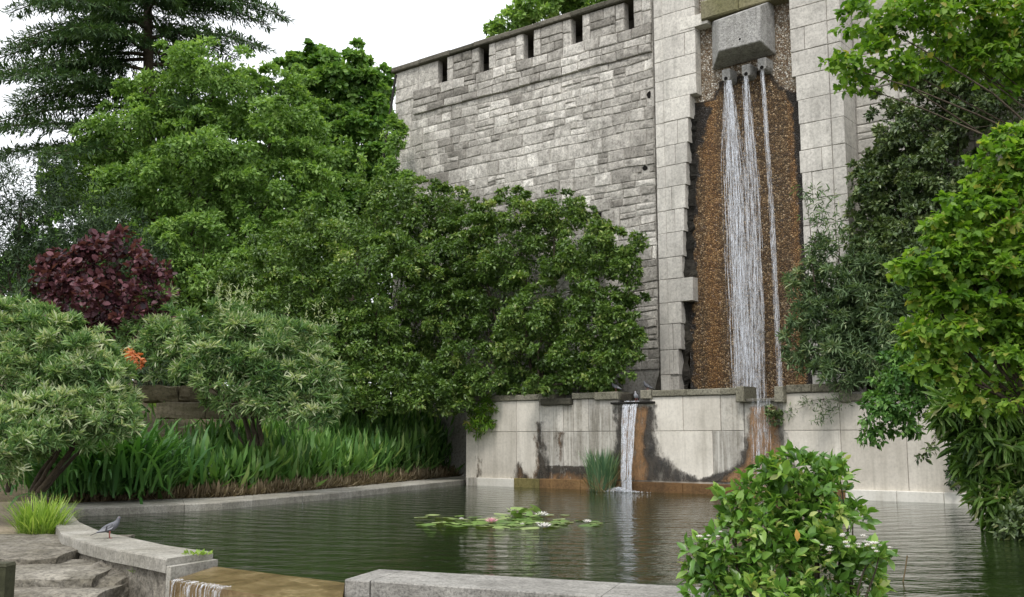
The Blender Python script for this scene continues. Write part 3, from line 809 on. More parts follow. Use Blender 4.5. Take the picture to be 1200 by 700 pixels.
def put(p, off):
    todo = [p]
    for e in excl:
        nxt = []
        for (a, b, c, d) in todo:
            if a < e[1] - 0.01 and b > e[0] + 0.01 and c < e[3] - 0.01 and d > e[2] + 0.01:
                if e[0] - a > 0.14: nxt.append((a, e[0], c, d))
                if b - e[1] > 0.14: nxt.append((e[1], b, c, d))
                a2, b2 = max(a, e[0]), min(b, e[1])
                if d - e[3] > 0.1: nxt.append((a2, b2, e[3], d))
                if e[2] - c > 0.1: nxt.append((a2, b2, c, e[2]))
            else: nxt.append((a, b, c, d))
        todo = nxt
    for a, b, c, d in todo: rects.append((a, b, c, d, off, tone((a + b) / 2, (c + d) / 2)))
Z0 = 3.6
# quoins at the free corner
z = Z0; k = 0
sq = []
while z < zcb - 0.1:
    h = random.uniform(0.52, 0.72)
    if zcb - (z + h) < 0.4: h = zcb - z
    w = (1.45, 0.95)[k % 2] + random.uniform(-0.1, 0.15)
    if z + h > zsl: w = slots[0][0] - s_l
    sq.append((z, z + h, w))
    if w > 1.2: rects.append((s_l, s_l + w * 0.55, z, z + h, WO + 0.01, random.uniform(0.5, 0.8))); rects.append((s_l + w * 0.55, s_l + w, z, z + h, WO + 0.01, random.uniform(0.35, 0.75)))
    else: rects.append((s_l, s_l + w, z, z + h, WO + 0.01, random.uniform(0.45, 0.8)))
    if z < zs_ - 0.01:
        fill(s_l + w, S1, z, min(z + h, zs_), 0.22, 0.4, 0.26, 0.74, WO, 0.22) if min(z + h, zs_) - z > 0.08 else None
    z += h; k += 1
for d in dress: rects.append((*d, WO + 0.012, random.uniform(0.35, 0.55)))
# parapet course below the slots, then the merlons with tall jamb stones
qz = [q for q in sq if q[1] > zs_]
fill(s_l + 1.0, S1, zs_, zsl, 0.22, 0.36, 0.3, 0.75, WO + 0.08, 0.2)
for i in range(len(slots)):
    a = slots[i][1]; b = slots[i + 1][0] if i + 1 < len(slots) else S1
    jw = 0.32
    for s0_, s1_ in ((a, a + jw), (b - jw * 1.1, b)):
        zz = zsl
        while zz < zcb - 0.05:
            h = random.uniform(0.42, 0.6)
            if zcb - zz - h < 0.3: h = zcb - zz
            rects.append((s0_, s1_, zz, zz + h, WO + 0.045, min(0.95, tone(a, zz) * 0.5 + 0.45))); zz += h
    fill(a + jw, b - jw * 1.1, zsl, zcb, 0.2, 0.34, 0.3, 0.7, WO + 0.045, 0.1)
vis = [r for r in rects if r[3] > 6.0]
hid = [r for r in rects if r[3] <= 6.0]
vis.sort(key=lambda r: -(r[1] - r[0]) * (r[3] - r[2]))
rest = hid + vis[300:]
for r in vis[:300]:
    par = r[2] >= zsl - 0.01
    stone(UW, r[0], r[1], r[2], r[3], r[4], 0.29 if par else 0.1, fw, 'rubble', r[5], 'stone', gap=0.009, bev=0.022, proud=0.02, jit=0.015, warp=0.0 if par else 0.07)
mb_rest = MB()
for r in rest:
    stone(UW, r[0], r[1], r[2], r[3], r[4], 0.29 if r[2] >= zsl - 0.01 else 0.1, fw, 'rubble', r[5], mb=mb_rest, gap=0.009, bev=0.022, proud=0.02, jit=0.015, warp=0.0 if r[2] >= zsl - 0.01 else 0.07)
tag(mb_rest.build('small_stones', 'rubble', fw), kind='stuff')
print('stones', len(vis), len(hid))
# flat black patches painting the shade inside the loophole and two broken putlog holes
for (a, b, c, d) in holes + [loop]:
    m = MB()
    if (a, b, c, d) == loop: wall_box(UW, a, b, c, d, WO - 0.018, WO - 0.04, 0.5, m)
    else:
        q = [(a + (b - a) * (0.5 + 0.5 * random.uniform(.55, 1) * math.cos(t)), c + (d - c) * (0.5 + 0.5 * random.uniform(.55, 1) * math.sin(t))) for t in np.linspace(0, 6.283, 12)[:-1]]
        m.prism([UW.pt(x, y, WO - 0.04) for x, y in q][::-1], [UW.pt(x, y, WO - 0.014) for x, y in q][::-1])
    m.build('opening_shade', 'hole_shade', fw)
s = s_l - 0.12
while s < S1:
    w = min(random.uniform(1.2, 1.7), S1 - s)
    if S1 - s - w < 0.5: w = S1 - s
    stone(UW, s, s + w, zcb, zct2 + random.uniform(-.008, .008), WO + 0.16, 2.1, fw, 'coping', random.random(), 'coping_stone', gap=0.004, bev=0.03, proud=0.004, jit=0.006)
    s += w

# pilasters ------------------------------------------------------
ZTOP = 16.2
def pilaster(label, xa, xb, xc, mirror, edge_fn, ret, name='stone_pilaster'):
    """xa outer edge, xb groove, xc niche edge (pixels at y=60)"""
    sa, sb, sc = (UW.pix(x, 60)[0] for x in (xa, xb, xc))
    if mirror: sa, sb, sc = sa, sb, sc
    root = empty(name, label, 'pilaster', UW.pt((sa + sc) / 2, 0, 0))
    lo_, hi_ = min(sa, sc), max(sa, sc)
    m = MB(); wall_box(UW, lo_ + (0.62 if mirror else 0.02), hi_ - (0.02 if mirror else 0.85), -0.6, ZTOP, -0.05, -ret, 0.5, m); m.build('core', 'mortar', root)
    z = 1.9
    while z < ZTOP - 0.1:
        h = random.uniform(0.62, 0.8)
        px_, py_ = project(UW.pt(sc, z + h / 2, 0))
        e = edge_fn(py_)
        se = UW.pix(e, py_)[0] if e else sc
        tn = 0.5 + (fbm(z * 0.5, xa, 31) - 0.5) * 0.9
        gr = 0.01
        pieces = [(sa, sb)]
        cut = random.random()
        if cut < 0.45:
            k = sb + (se - sb) * random.uniform(0.3, 0.7); pieces += [(sb, k), (k, se)]
        else: pieces += [(sb, se)]
        for i, (a, b) in enumerate(pieces):
            a, b = min(a, b), max(a, b)
            stone(UW, a, b, z, z + h, -0.025 if i == 0 else 0.0, 0.34 if not mirror else 0.4, root, 'ashlar', max(0, min(1, tn + random.gauss(0, 0.16))), 'stone', gap=0.006, bev=0.012, proud=0.008, jit=0.006)
        if mirror:   # side return facing right: two staggered stones deep
            for (o0, o1) in ((-0.4, -0.4 - (ret - 0.4) * 0.5), (-0.4 - (ret - 0.4) * 0.5, -ret)):
                m = MB(); wall_box(UW, sa - 0.2, sa - 0.012, z + 0.006, z + h - 0.006, o0 - 0.006, o1 + 0.006, max(0, min(1, tn + random.gauss(0, 0.1))), m)
                m.build('return_stone', 'ashlar', root)
        z += h
    return root
pilL = pilaster('narrow pale ashlar pilaster with eroded blackened edge beside the cascade niche', 766, 776.5, 815, False,
         lambda y: lerp_table([(112, 0), (113, 809), (150, 806.5), (250, 802), (300, 800), (318, 799), (319, 812), (338, 812), (339, 799), (400, 798), (425, 795), (450, 786)], y) if y > 112 else 0, 0.5)
pilR = pilaster('clean pale ashlar pilaster with vertical groove next to ivy-covered wall', 985.5, 970, 926.5, True, lambda y: lerp_table([(96, 0), (97, 930), (120, 934), (160, 937), (270, 941), (300, 944), (460, 952)], y) + random.uniform(-1.5, 1.5) if y > 97 else 0, 0.95)
# blackened jamb rubble exposed where the left edge has broken away
nj = UW.pix(815, 60)[0]
# niche ------------------------------------------------------------
PO = -0.36
niche = empty('cascade_niche', 'tall pebbledash niche stained rusty brown by the falling water', 'niche', UW.pt(nj + 1.5, 0, PO))
sA, sB = nj - 0.62, UW.pix(940, 60)[0] + 0.55
zA, zB = 1.9, ZTOP
nx, nz = 110, 380
P0 = []
wet, blk, org, vs = [], [], [], []
Lb = [(84, 852), (92, 846), (100, 841), (110, 838), (117, 834), (121, 818), (124, 800), (700, 780)]
Rb = [(72, 897), (84, 901), (92, 909), (100, 917), (107, 924), (114, 950), (700, 990)]
for j in range(nz):
    z = zA + (zB - zA) * j / (nz - 1)
    for i in range(nx):
        s = sA + (sB - sA) * i / (nx - 1)
        p = UW.pt(s, z, PO); x, y = project(p)
        nn = (fbm(s * 3.1, z * 3.1, 41) - 0.5); n2_ = (fbm(s * 9, z * 5, 43) - 0.5)
        dl = x - lerp_table(Lb, y); dr = lerp_table(Rb, y) - x
        dt = y - (95 - 0.26 * (x - 845))
        d = min(dl, dr, dt) + nn * 9 + n2_ * 7
        w = sstep(-0.5, 1.5, d)
        rim = w * (1 - sstep(3, 9, d))
        b = 0.85 * rim * (1 if y < 135 else 0.0)
        # black blotch at the upper left edge and down both sides
        bl = sstep(0, 3, lerp_table([(112, 0), (118, 822), (130, 834), (150, 832), (168, 827), (180, 820), (260, 817), (340, 815), (700, 815)], y) - x + nn * 16 + n2_ * 10) if y > 112 else 0
        br = sstep(0, 3, x - lerp_table([(90, 905), (105, 918), (120, 926), (160, 930), (270, 935), (300, 937), (460, 946)], y) + nn * 6 + n2_ * 6) if y > 92 else 0
        b = max(b, 0.95 * w * bl, 0.95 * w * br)
        o = max(1 - abs(x - 832 - (y - 130) * 0.02) / 17, 1 - abs(x - 929 - (y - 130) * 0.03) / 11, 0.22) + nn * 0.5
        if x < 822 and y > 230: o = 0.35; 
        wet.append(w); blk.append(min(1, b)); org.append(max(0, min(1, o)))
        # gentle swell of the lime crust over the wet part
        k = w * (0.05 * math.sin(max(0, min(1, dl / 110)) * math.pi) + 0.03 * nn)
        vs.append(UW.pt(s, z, PO + k))
fs = [(j * nx + i, j * nx + i + 1, (j + 1) * nx + i + 1, (j + 1) * nx + i) for j in range(nz - 1) for i in range(nx - 1)]
me = bpy.data.meshes.new('pebble_panel'); me.from_pydata([tuple(p - UW.pt(nj + 1.5, 0, PO)) for p in vs], [], fs)
for nm, arr in (('wet', wet), ('blk', blk), ('org', org)):
    a = me.attributes.new(nm, 'FLOAT', 'POINT'); a.data.foreach_set('value', np.array(arr, dtype=np.float32))
me.materials.append(M['pebble']); link(bpy.data.objects.new('pebble_panel', me), niche)
m = MB(); wall_box(UW, sA, sB, -0.6, ZTOP, PO - 0.12, -2.1, 0.5, m); m.build('core', 'mortar', niche)
# broken, soot-black jamb: one ragged face of exposed core between the eroded edge and the panel
zj0, zj1 = 1.9, UW.pix(812, 117)[1]
nj_, nk_ = 150, 13
vs, cs = [], []
for i in range(nj_):
    z = zj0 + (zj1 - zj0) * i / (nj_ - 1)
    py_ = project(UW.pt(nj, z, 0))[1]
    a_ = UW.pix(lerp_table([(118, 803), (250, 796), (330, 793), (460, 770)], py_), py_, -0.2)[0]
    b_ = UW.pix(lerp_table([(118, 815), (160, 819), (250, 815), (330, 814), (345, 811), (420, 808), (460, 806)], py_), py_, -0.3)[0] + (fbm(z * 2.3, 3.0, 83) - .5) * 0.34 + (fbm(z * 8, 5.0, 84) - .5) * 0.12
    for k in range(nk_):
        t = k / (nk_ - 1); s_ = a_ + (b_ - a_) * t
        o = -0.07 - 0.30 * t ** 1.6 + (fbm(s_ * 4 + 2, z * 2.6, 85) - .5) * 0.2 + (fbm(s_ * 11, z * 8, 86) - .5) * 0.07
        vs.append(UW.pt(s_, z, min(-0.03, o) if t < 1 else PO - 0.02)); cs.append(max(0, min(1, (0.15 if py_ < 300 else 0.5) + (fbm(s_ * 3, z * 1.5, 87) - .5) * 1.2)))
m = MB(); m.add(vs, [(i * nk_ + k, i * nk_ + k + 1, (i + 1) * nk_ + k + 1, (i + 1) * nk_ + k) for i in range(nj_ - 1) for k in range(nk_ - 1)], cs)
m.build('broken_jamb', 'blackened', niche)
# corbel block: frustum with chamfered sides and underside
FO = 0.55
def corner(px, py, off): return UW.pt(*UW.pix(px, py, off), off)
f_ = [corner(842, 60.4, FO), corner(891.2, 48, FO), corner(890.6, 6, FO), corner(842, 23, FO)]
b_ = [corner(837, 83, PO), corner(909.5, 64, PO), corner(907.5, 2, PO), corner(836, 27, PO)]
for q in (f_, b_):   # square the frustum in the wall frame
    pass
corb = empty('stone_corbel', 'massive grey chamfered stone block above the three water spouts', 'corbel', b_[0])
m = MB()
mid = [b_[i] + UW.N * 0.12 for i in range(4)]
m.add(b_ + mid + f_, [(0, 1, 5, 4), (1, 2, 6, 5), (2, 3, 7, 6), (3, 0, 4, 7), (4, 5, 9, 8), (5, 6, 10, 9), (6, 7, 11, 10), (7, 4, 8, 11), (8, 9, 10, 11), (3, 2, 1, 0)], 0.5)
cb = m.build('block', 'corbel', corb)
bv = cb.modifiers.new('bevel', 'BEVEL'); bv.width = 0.035; bv.segments = 2
hp = corner(867, 46, FO)
m = MB(); m.tube([hp + UW.N * -0.05, hp + UW.N * 0.004], 0.035, 8); m.build('bolt_hole_shade', 'hole_shade', corb)  # black plug on the face, painting the shade of a bolt hole
# lintel over the corbel and the small cream block beside it
m = MB()
la, lb = UW.pix(822, 25, 0.05), UW.pix(907, 0, 0.05)
stone(UW, la[0], la[0] + 1.25, la[1], la[1] + 0.62, 0.12, 0.5, niche, 'lintel', 0.4, 'lintel_stone', gap=0.004, bev=0.04, proud=0.02)
stone(UW, la[0] + 1.25, UW.pix(926, 10)[0], la[1] + 0.02, la[1] + 0.6, 0.1, 0.5, niche, 'lintel', 0.8, 'lintel_stone', gap=0.004, bev=0.04, proud=0.02)
stone(UW, la[0], UW.pix(926, 10)[0], la[1] + 0.62, ZTOP, -0.1, 0.3, niche, 'rubble', 0.5, 'stone', gap=0.004)
ca, cb_ = UW.pix(796, 32, 0.02), UW.pix(829, 18, 0.02)
stone(UW, ca[0], UW.pix(829, 25, 0.03)[0], UW.pix(812, 32, 0.03)[1], UW.pix(812, 18, 0.03)[1], 0.03, 0.4, niche, 'ashlar', 0.95, 'stone', gap=0.004, bev=0.015, proud=0.005)
# three spouts
spout_tips = []
for k, (x, y) in enumerate(((852, 89), (875.5, 83.5), (894, 76))):
    so, zo = UW.pix(x, y, 0.02)
    w, h = 0.15, 0.2
    sp_root = empty('water_spout', ('short square grey stone spout under the corbel, pouring the heaviest stream', 'middle square grey stone spout between two others under the corbel', 'short grey stone spout under the corbel, feeding the thin separate stream')[k], 'spout', UW.pt(so, zo, PO), 'stone spouts under the corbel')
    m = MB()
    prof = [(-w, h), (-w, -0.08), (-w * 0.75, -h * 0.85), (-w * 0.3, -h), (w * 0.3, -h), (w * 0.75, -h * 0.85), (w, -0.08), (w, h)]
    m.prism([UW.pt(so + a, zo + b, PO - 0.02) for a, b in prof][::-1], [UW.pt(so + a * 0.92, zo + b * 0.95, 0.1) for a, b in prof][::-1], 0.35)
    o = m.build('body', 'corbel', sp_root); bv = o.modifiers.new('bevel', 'BEVEL'); bv.width = 0.025; bv.segments = 2
    m = MB(); m.tube([UW.pt(so, zo - h * 0.55, 0.08), UW.pt(so, zo - h * 0.55, 0.112)], 0.06, 8); m.build('mouth_shade', 'hole_shade', sp_root)  # black disc painting the shade inside the spout's mouth
    spout_tips.append((so, zo - h * 0.9))

# wall continuing to the right behind the ivy -------------------------------
rw = empty('side_wall', 'grey stone wall set back behind ivy and overhanging branches', 'wall', UW.pt(UW.pix(990, 100)[0], 0, -0.95))
s0r = UW.pix(985.5, 60)[0] + 0.0; s1r = s0r + 10
m = MB(); wall_box(UW, s0r - 0.3, s1r, -0.6, ZTOP, -1.0, -2.2, 0.5, m); m.build('core', 'mortar', rw)
rects2, rects = rects, []
excl = []
fill(s0r, s0r + 4.0, 5.0, ZTOP, 0.35, 0.6, 0.6, 1.4, -0.95, 0.25)
cnt = 0
for r in rects:
    stone(UW, r[0], r[1], r[2], r[3], r[4], 0.08, rw, 'ashlar', max(0, min(1, r[5] * 0.6)), 'stone', gap=0.009, bev=0.025, proud=0.025, jit=0.012)

# ================================================================ FALLING WATER
def strands(m, n, s_c, width_fn, z0, z1, off_fn, r=(0.004, 0.014), seg=0.28, frame=UW, drift=0.0, gap=0.0):
    for i in range(n):
        u = random.gauss(0, 0.42); u = max(-1, min(1, u))
        za = z0 - (random.random() ** 2) * (z0 - z1) * 0.6 if random.random() < 0.45 else z0
        zb = z1 if random.random() < 0.7 else max(z1, za - random.uniform(0.5, 3))
        pts, rad = [], []
        z = za; ph = random.uniform(0, 6); rr = random.uniform(*r)
        while True:
            t = (z0 - z) / (z0 - z1)
            s = s_c + drift * t + u * width_fn(t) + 0.012 * math.sin(z * 3.1 + ph) + random.uniform(-.006, .006)
            pts.append(frame.pt(s, z, off_fn(t) + random.uniform(-.012, .012)))
            rad.append(rr * random.uniform(0.45, 1.25))
            if z <= zb: break
            z = max(zb, z - seg * random.uniform(0.7, 1.3))
        if len(pts) > 1:
            rad[0] *= 0.4; rad[-1] *= 0.4
            m.tube(pts, rad, 4, cap=False)
casc = empty('cascade', 'tall white cascade of three streams falling down the stained niche', 'waterfall', UW.pt(spout_tips[0][0], 2.3, 0))
offs = lambda t: 0.10 - 0.18 * min(1, t * 2.5)
zb_ = 2.3
m = MB(); strands(m, 125, spout_tips[0][0] + 0.06, lambda t: 0.10 + 0.33 * min(1, t * 3.5), spout_tips[0][1], zb_, offs, (0.005, 0.019), drift=0.12); m.build('stream', 'fall', casc)
m = MB(); strands(m, 64, spout_tips[1][0] - 0.02, lambda t: 0.08 + 0.24 * min(1, t * 3), spout_tips[1][1], zb_, offs, (0.005, 0.015), drift=-0.05); m.build('stream', 'fall', casc)
m = MB(); strands(m, 24, spout_tips[2][0] + 0.0, lambda t: 0.09 + 0.03 * t, spout_tips[2][1], zb_, offs, (0.004, 0.013), drift=0.14); m.build('stream', 'fall', casc)
def sheet(s_c, w_fn, z0, z1, drift, k=9):
    m = MB(); vs, nz_ = [], 60
    for i in range(nz_):
        t = i / (nz_ - 1); z = z0 + (z1 - z0) * t
        for q in range(k):
            u = q / (k - 1) * 2 - 1
            vs.append(UW.pt(s_c + drift * t + u * w_fn(t) * (0.8 + 0.35 * fbm(t * 9, q, 91)), z, offs(t) - 0.03 + 0.03 * (fbm(q * 0.9, t * 14, 92) - .5) - 0.03 * u * u))
    m.add(vs, [(i * k + q, i * k + q + 1, (i + 1) * k + q + 1, (i + 1) * k + q) for i in range(nz_ - 1) for q in range(k - 1)])
    return m.build('water_sheet', 'film', casc, smooth=True)
sheet(spout_tips[0][0] + 0.08, lambda t: 0.08 + 0.24 * min(1, t * 3.5), spout_tips[0][1], zb_, 0.14)
sheet(spout_tips[1][0] - 0.02, lambda t: 0.07 + 0.16 * min(1, t * 3), spout_tips[1][1], zb_, -0.05)
sheet(spout_tips[2][0], lambda t: 0.05 + 0.03 * t, spout_tips[2][1], zb_, 0.14, 5)
m = MB()
for k in range(1100):      # loose drops around the streams
    z = random.uniform(zb_, spout_tips[1][1]); s = spout_tips[0][0] + random.gauss(0.3, 0.32)
    p = UW.pt(s, z, random.uniform(-0.2, 0.12)); l = random.uniform(0.02, 0.09)
    m.tube([p, p - Vector((0, 0, l))], random.uniform(0.003, 0.006), 3, cap=False)
tag(m.build('drops', 'fall', casc), kind='stuff')
# spill from the left notch into the pond
spill = empty('spout_spill', 'narrow sheet of white water pouring from the wall notch into the pond', 'waterfall', SPL)
sc1 = sx(736.5, 480); sc1b = sx(734, 570, 0.5)
m = MB()
for k in range(70):
    u = random.uniform(-1, 1); pts, rad = [], []
    rr = random.uniform(0.006, 0.018)
    for q in range(12):
        t = q / 11
        zz = zn1 + 0.02 - (zn1 + 0.02) * t * t * 0.25 - (zn1 + 0.02) * t * 0.75
        o = 0.0 + 0.5 * min(1, 0.33 + t * 0.8) if t > 0.04 else 0.05
        w = 0.25 * (1 - 0.38 * t)
        pts.append(LW.pt(sx(737, 480, 0.2) + (sc1b - sx(737, 480, 0.2)) * t + u * w + random.uniform(-.01, .01), zz, o * 0.98 + random.uniform(-.02, .02)))
        rad.append(rr * random.uniform(0.5, 1.3))
    m.tube(pts, rad, 4, cap=False)
m.build('sheet', 'fall', spill)
foam = MB()
for k in range(900):
    a = random.uniform(0, 6.283); r = abs(random.gauss(0, 0.22)); p = SPL + LW.T * (r * math.cos(a) * 2.0 + 0.1) + LW.N * (0.02 + r * math.sin(a) * 0.8)
    q = random.uniform(0.006, 0.024) * (1.2 - min(1, r))
    if q <= 0.004: continue
    z = 0.01 + max(0, 0.12 - r * 0.35) * random.random()
    vs = [p + Vector((q, 0, z)), p + Vector((0, q, z)), p + Vector((-q, 0, z)), p + Vector((0, -q, z)), p + Vector((0, 0, z + q * 0.9)), p + Vector((0, 0, z - q * 0.5))]
    foam.add(vs, [(0, 1, 4), (1, 2, 4), (2, 3, 4), (3, 0, 4), (1, 0, 5), (2, 1, 5), (3, 2, 5), (0, 3, 5)])
tag(foam.build('foam', 'foam', spill, smooth=True), kind='stuff')
drip = empty('spout_drip', 'thin broken veil of water dripping down the brown crust from the wall spout', 'waterfall', LW.pt(sx(892, 560, 0.2), 0, 0.3))
m = MB(); strands(m, 60, sx(893, 480, 0.12), lambda t: 0.36 - 0.05 * t, zn2 + 0.01, 0.02, lambda t: 0.17 + 0.08 * t, (0.003, 0.009), 0.12, LW, -0.05); m.build('sheet', 'fall', drip)
#@PLANTS
# ================================================================ FOLIAGE
def nrmz(a): return a / np.maximum(1e-9, np.linalg.norm(a, axis=-1, keepdims=True))
def rand_unit(n): return nrmz(rng.normal(size=(n, 3)))
SH = {}
def shape(name, verts, faces): SH[name] = (np.array(verts, dtype=np.float64), faces)
shape('ovate', [(0, 0, 0), (.42, .27, .07), (1, 0, -.12), (.42, -.27, .07)], [(0, 2, 1), (0, 3, 2)])
shape('round', [(0, 0, 0), (.3, .36, .06), (.75, .3, .03), (1, 0, -.1), (.75, -.3, .03), (.3, -.36, .06)], [(0, 3, 2, 1), (0, 5, 4, 3)])
shape('lance', [(0, 0, 0), (.3, .085, .03), (.65, .07, .0), (1, 0, -.16), (.65, -.07, .0), (.3, -.085, .03)], [(0, 3, 2, 1), (0, 5, 4, 3)])
shape('needle', [(0, .03, 0), (.5, .09, .02), (1, 0, -.05), (.5, -.09, .02)], [(0, 2, 1), (0, 3, 2)])
shape('leaf', [(0, 0, 0), (.18, .12, .02), (.42, .23, .05), (.7, .18, .02), (1, 0, -.16), (.7, -.18, .02), (.42, -.23, .05), (.18, -.12, .02), (.45, 0, -.015)],
      [(0, 8, 2, 1), (8, 4, 3, 2), (0, 7, 6, 8), (8, 6, 5, 4)])
shape('lobed', [(0, 0, 0), (.2, .2, .03), (.36, .4, .0), (.5, .22, .03), (.68, .25, .0), (1, 0, -.15), (.68, -.25, .0), (.5, -.22, .03), (.36, -.4, .0), (.2, -.2, .03), (.5, 0, -.02)],
      [(0, 10, 3, 1), (1, 3, 2), (10, 5, 4, 3), (0, 9, 7, 10), (9, 8, 7), (10, 7, 6, 5)])
shape('blade', [(0, .03, 0), (.35, .05, .03), (.7, .045, -.02), (1, 0, -.16), (.7, -.045, -.02), (.35, -.05, .03), (0, -.03, 0)], [(0, 6, 5, 1), (1, 5, 4, 2), (2, 4, 3)])
shape('sword', [(0, .02, 0), (.3, .075, .03), (.65, .07, -.01), (1, 0, -.2), (.65, -.07, -.01), (.3, -.075, .03), (0, -.02, 0)], [(0, 6, 5, 1), (1, 5, 4, 2), (2, 4, 3)])
shape('reed', [(0, .012, 0), (.35, .016, .02), (.7, .013, -.02), (1, 0, -.12), (.7, -.013, -.02), (.35, -.016, .02), (0, -.012, 0)], [(0, 6, 5, 1), (1, 5, 4, 2), (2, 4, 3)])
shape('arch', [(0, .022, 0), (.35, .034, .09), (.7, .03, .05), (.9, .018, -.08), (1, 0, -.22), (.9, -.018, -.08), (.7, -.03, .05), (.35, -.034, .09), (0, -.022, 0)], [(0, 8, 7, 1), (1, 7, 6, 2), (2, 6, 5, 3), (3, 5, 4)])

def leaf_mesh(name, P, Dv, Nv, size, shp, v, mat):
    sv, sf = SH[shp]; n, K = len(P), len(sv)
    x = nrmz(Dv); z = nrmz(Nv - (Nv * x).sum(1, keepdims=True) * x); y = np.cross(z, x)
    V = P[:, None] + size[:, None, None] * (sv[None, :, 0, None] * x[:, None] + sv[None, :, 1, None] * y[:, None] + sv[None, :, 2, None] * z[:, None])
    V = V.reshape(-1, 3)
    tot = [len(f) for f in sf]; flat = np.array([i for f in sf for i in f], dtype=np.int64)
    loops = (flat[None] + (np.arange(n) * K)[:, None]).reshape(-1)
    starts1 = np.concatenate([[0], np.cumsum(tot)[:-1]]); L = sum(tot)
    starts = (starts1[None] + (np.arange(n) * L)[:, None]).reshape(-1)
    me = bpy.data.meshes.new(name)
    me.vertices.add(len(V)); me.loops.add(len(loops)); me.polygons.add(len(starts))
    me.vertices.foreach_set('co', V.astype(np.float32).reshape(-1))
    me.loops.foreach_set('vertex_index', loops.astype(np.int32))
    me.polygons.foreach_set('loop_start', starts.astype(np.int32))
    me.update(calc_edges=True)
    setv(me, np.repeat(np.clip(v, 0, 1), K))
    me.materials.append(M[mat])
    return me
def leaf_obj(name, P, Dv, Nv, size, shp, v, mat, parent):
    me = leaf_mesh(name, P, Dv, Nv, size, shp, v, mat)
    o = bpy.data.objects.new(name, me); link(o, parent); o.location = -parent.location
    return o

def crown_points(blobs, n, sub_r=(0.2, 0.36), nsub=26, fill=0.14, out=0.8, upn=0.5, droop=0.25, shell=(0.58, 1.08), flat=0.8, vspread=0.22, vsub=0.16, dirup=0.0, vbase=0.48, stray=0.14):
    """blobs: (px, py, rx_px, ry_px, D[, depth ratio]); leaves sit on small clumps scattered over each blob's skin"""
    Ps, Ds, Ns, vs, fr = [], [], [], [], []
    wts = np.array([b[2] * b[3] * (b[4] ** 2) for b in blobs], dtype=float); wts /= wts.sum()
    for b, w in zip(blobs, wts):
        px, py, rx, ry, D = b[:5]; dr = b[5] if len(b) > 5 else 0.85
        c = np.array(at_d(px, py, D)); R = np.array((rx * D / F, (rx + ry) / 2 * D / F * dr, ry * D / F))
        nb = int(n * w)
        if nb < 4: continue
        k = max(6, int(nsub))
        d = rand_unit(k * 3)
        keep = (rng.random(k * 3) < np.where(d[:, 1] > 0.25, 0.45, 1.0)) & (rng.random(k * 3) < np.where(d[:, 2] < -0.5, 0.5, 1.0))
        d = d[keep][:k]; k = len(d)
        sc = c + R * d * rng.uniform(shell[0], shell[1], (k, 1))
        sr = R.mean() * rng.uniform(sub_r[0], sub_r[1], k)
        st_ = rng.random(k) < stray
        sc = np.where(st_[:, None], c + R * d * rng.uniform(1.05, 1.32, (k, 1)), sc); sr = np.where(st_, sr * 0.6, sr)
        sv = rng.normal(0, vsub, k)
        ns = int(nb * (1 - fill))
        idx = rng.integers(0, k, ns)
        u = nrmz(rand_unit(ns) + out * d[idx] + np.array((0, 0, 0.45)))
        rr = rng.uniform(0.55, 1.08, (ns, 1)) * sr[idx][:, None]
        p = sc[idx] + u * rr * np.array((1, 1, flat))
        nv = nrmz(u * 0.55 + np.array((0, 0, upn)) + rand_unit(ns) * 0.55)
        dv = nrmz(u * 0.7 + rand_unit(ns) * 0.8 + np.array((0, 0, dirup - droop)))
        Ps.append(p); Ds.append(dv); Ns.append(nv); vs.append(vbase + sv[idx] + rng.normal(0, vspread, ns)); fr.append(d[idx])
        nf = nb - ns
        if nf > 0:
            q = rand_unit(nf) * (rng.random((nf, 1)) ** 0.5) * 0.82
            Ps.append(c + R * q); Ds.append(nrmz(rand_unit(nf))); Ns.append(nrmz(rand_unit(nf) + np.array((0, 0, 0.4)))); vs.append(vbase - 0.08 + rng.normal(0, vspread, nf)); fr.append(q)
    return np.concatenate(Ps), np.concatenate(Ds), np.concatenate(Ns), np.concatenate(vs), np.concatenate(fr)

def limb(m, a, b, r0, r1, bend=0.1, n=7, sag=0.0, sides=7):
    a, b = Vector(a), Vector(b); L = (b - a).length
    j = Vector((random.uniform(-1, 1), random.uniform(-1, 1), random.uniform(-.3, .6))) * L * bend
    pts, rad = [], []
    for i in range(n):
        t = i / (n - 1)
        w = 4 * t * (1 - t)
        pts.append(a.lerp(b, t) + j * w * 0.5 + Vector((0, 0, -sag * L * t * t)) + Vector((random.uniform(-1, 1), random.uniform(-1, 1), 0)) * L * 0.012)
        rad.append(r0 + (r1 - r0) * t)
    m.tube(pts, rad, sides, random.random(), cap=False)
    return pts
def trunk_mesh(root, base, blobs, r, fork=0.45, stems=1, mat='bark', name='trunk', spread=0.3):
    m = MB(); base = Vector(base)
    cs = [Vector(at_d(b[0], b[1], b[4])) for b in blobs]
    ctr = sum(cs, Vector()) / len(cs)
    forks = []
    for k in range(stems):
        off = Vector((random.uniform(-1, 1), random.uniform(-1, 1) * 0.5, 0)) * spread if stems > 1 else Vector()
        f = base.lerp(ctr, fork) + off * 2
        if stems == 1: f.x = base.x * 0.6 + f.x * 0.4
        limb(m, base + off - Vector((0, 0, 0.25)), f, r, r * 0.6, 0.06)
        forks.append(f)
    for i, c in enumerate(cs):
        f = min(forks, key=lambda q: (q - c).length)
        pts = limb(m, f, c, r * 0.5, r * 0.12, 0.12, sides=5)
        for q in range(3):
            p = pts[3 + q]; rad = blobs[i][2] * blobs[i][4] / F
            limb(m, p, p + Vector((random.uniform(-1, 1), random.uniform(-1, .5), random.uniform(-.2, .9))) * rad * 0.8, r * 0.13, r * 0.03, 0.1, 5, sides=4)
    return m.build(name, mat, root, smooth=True)

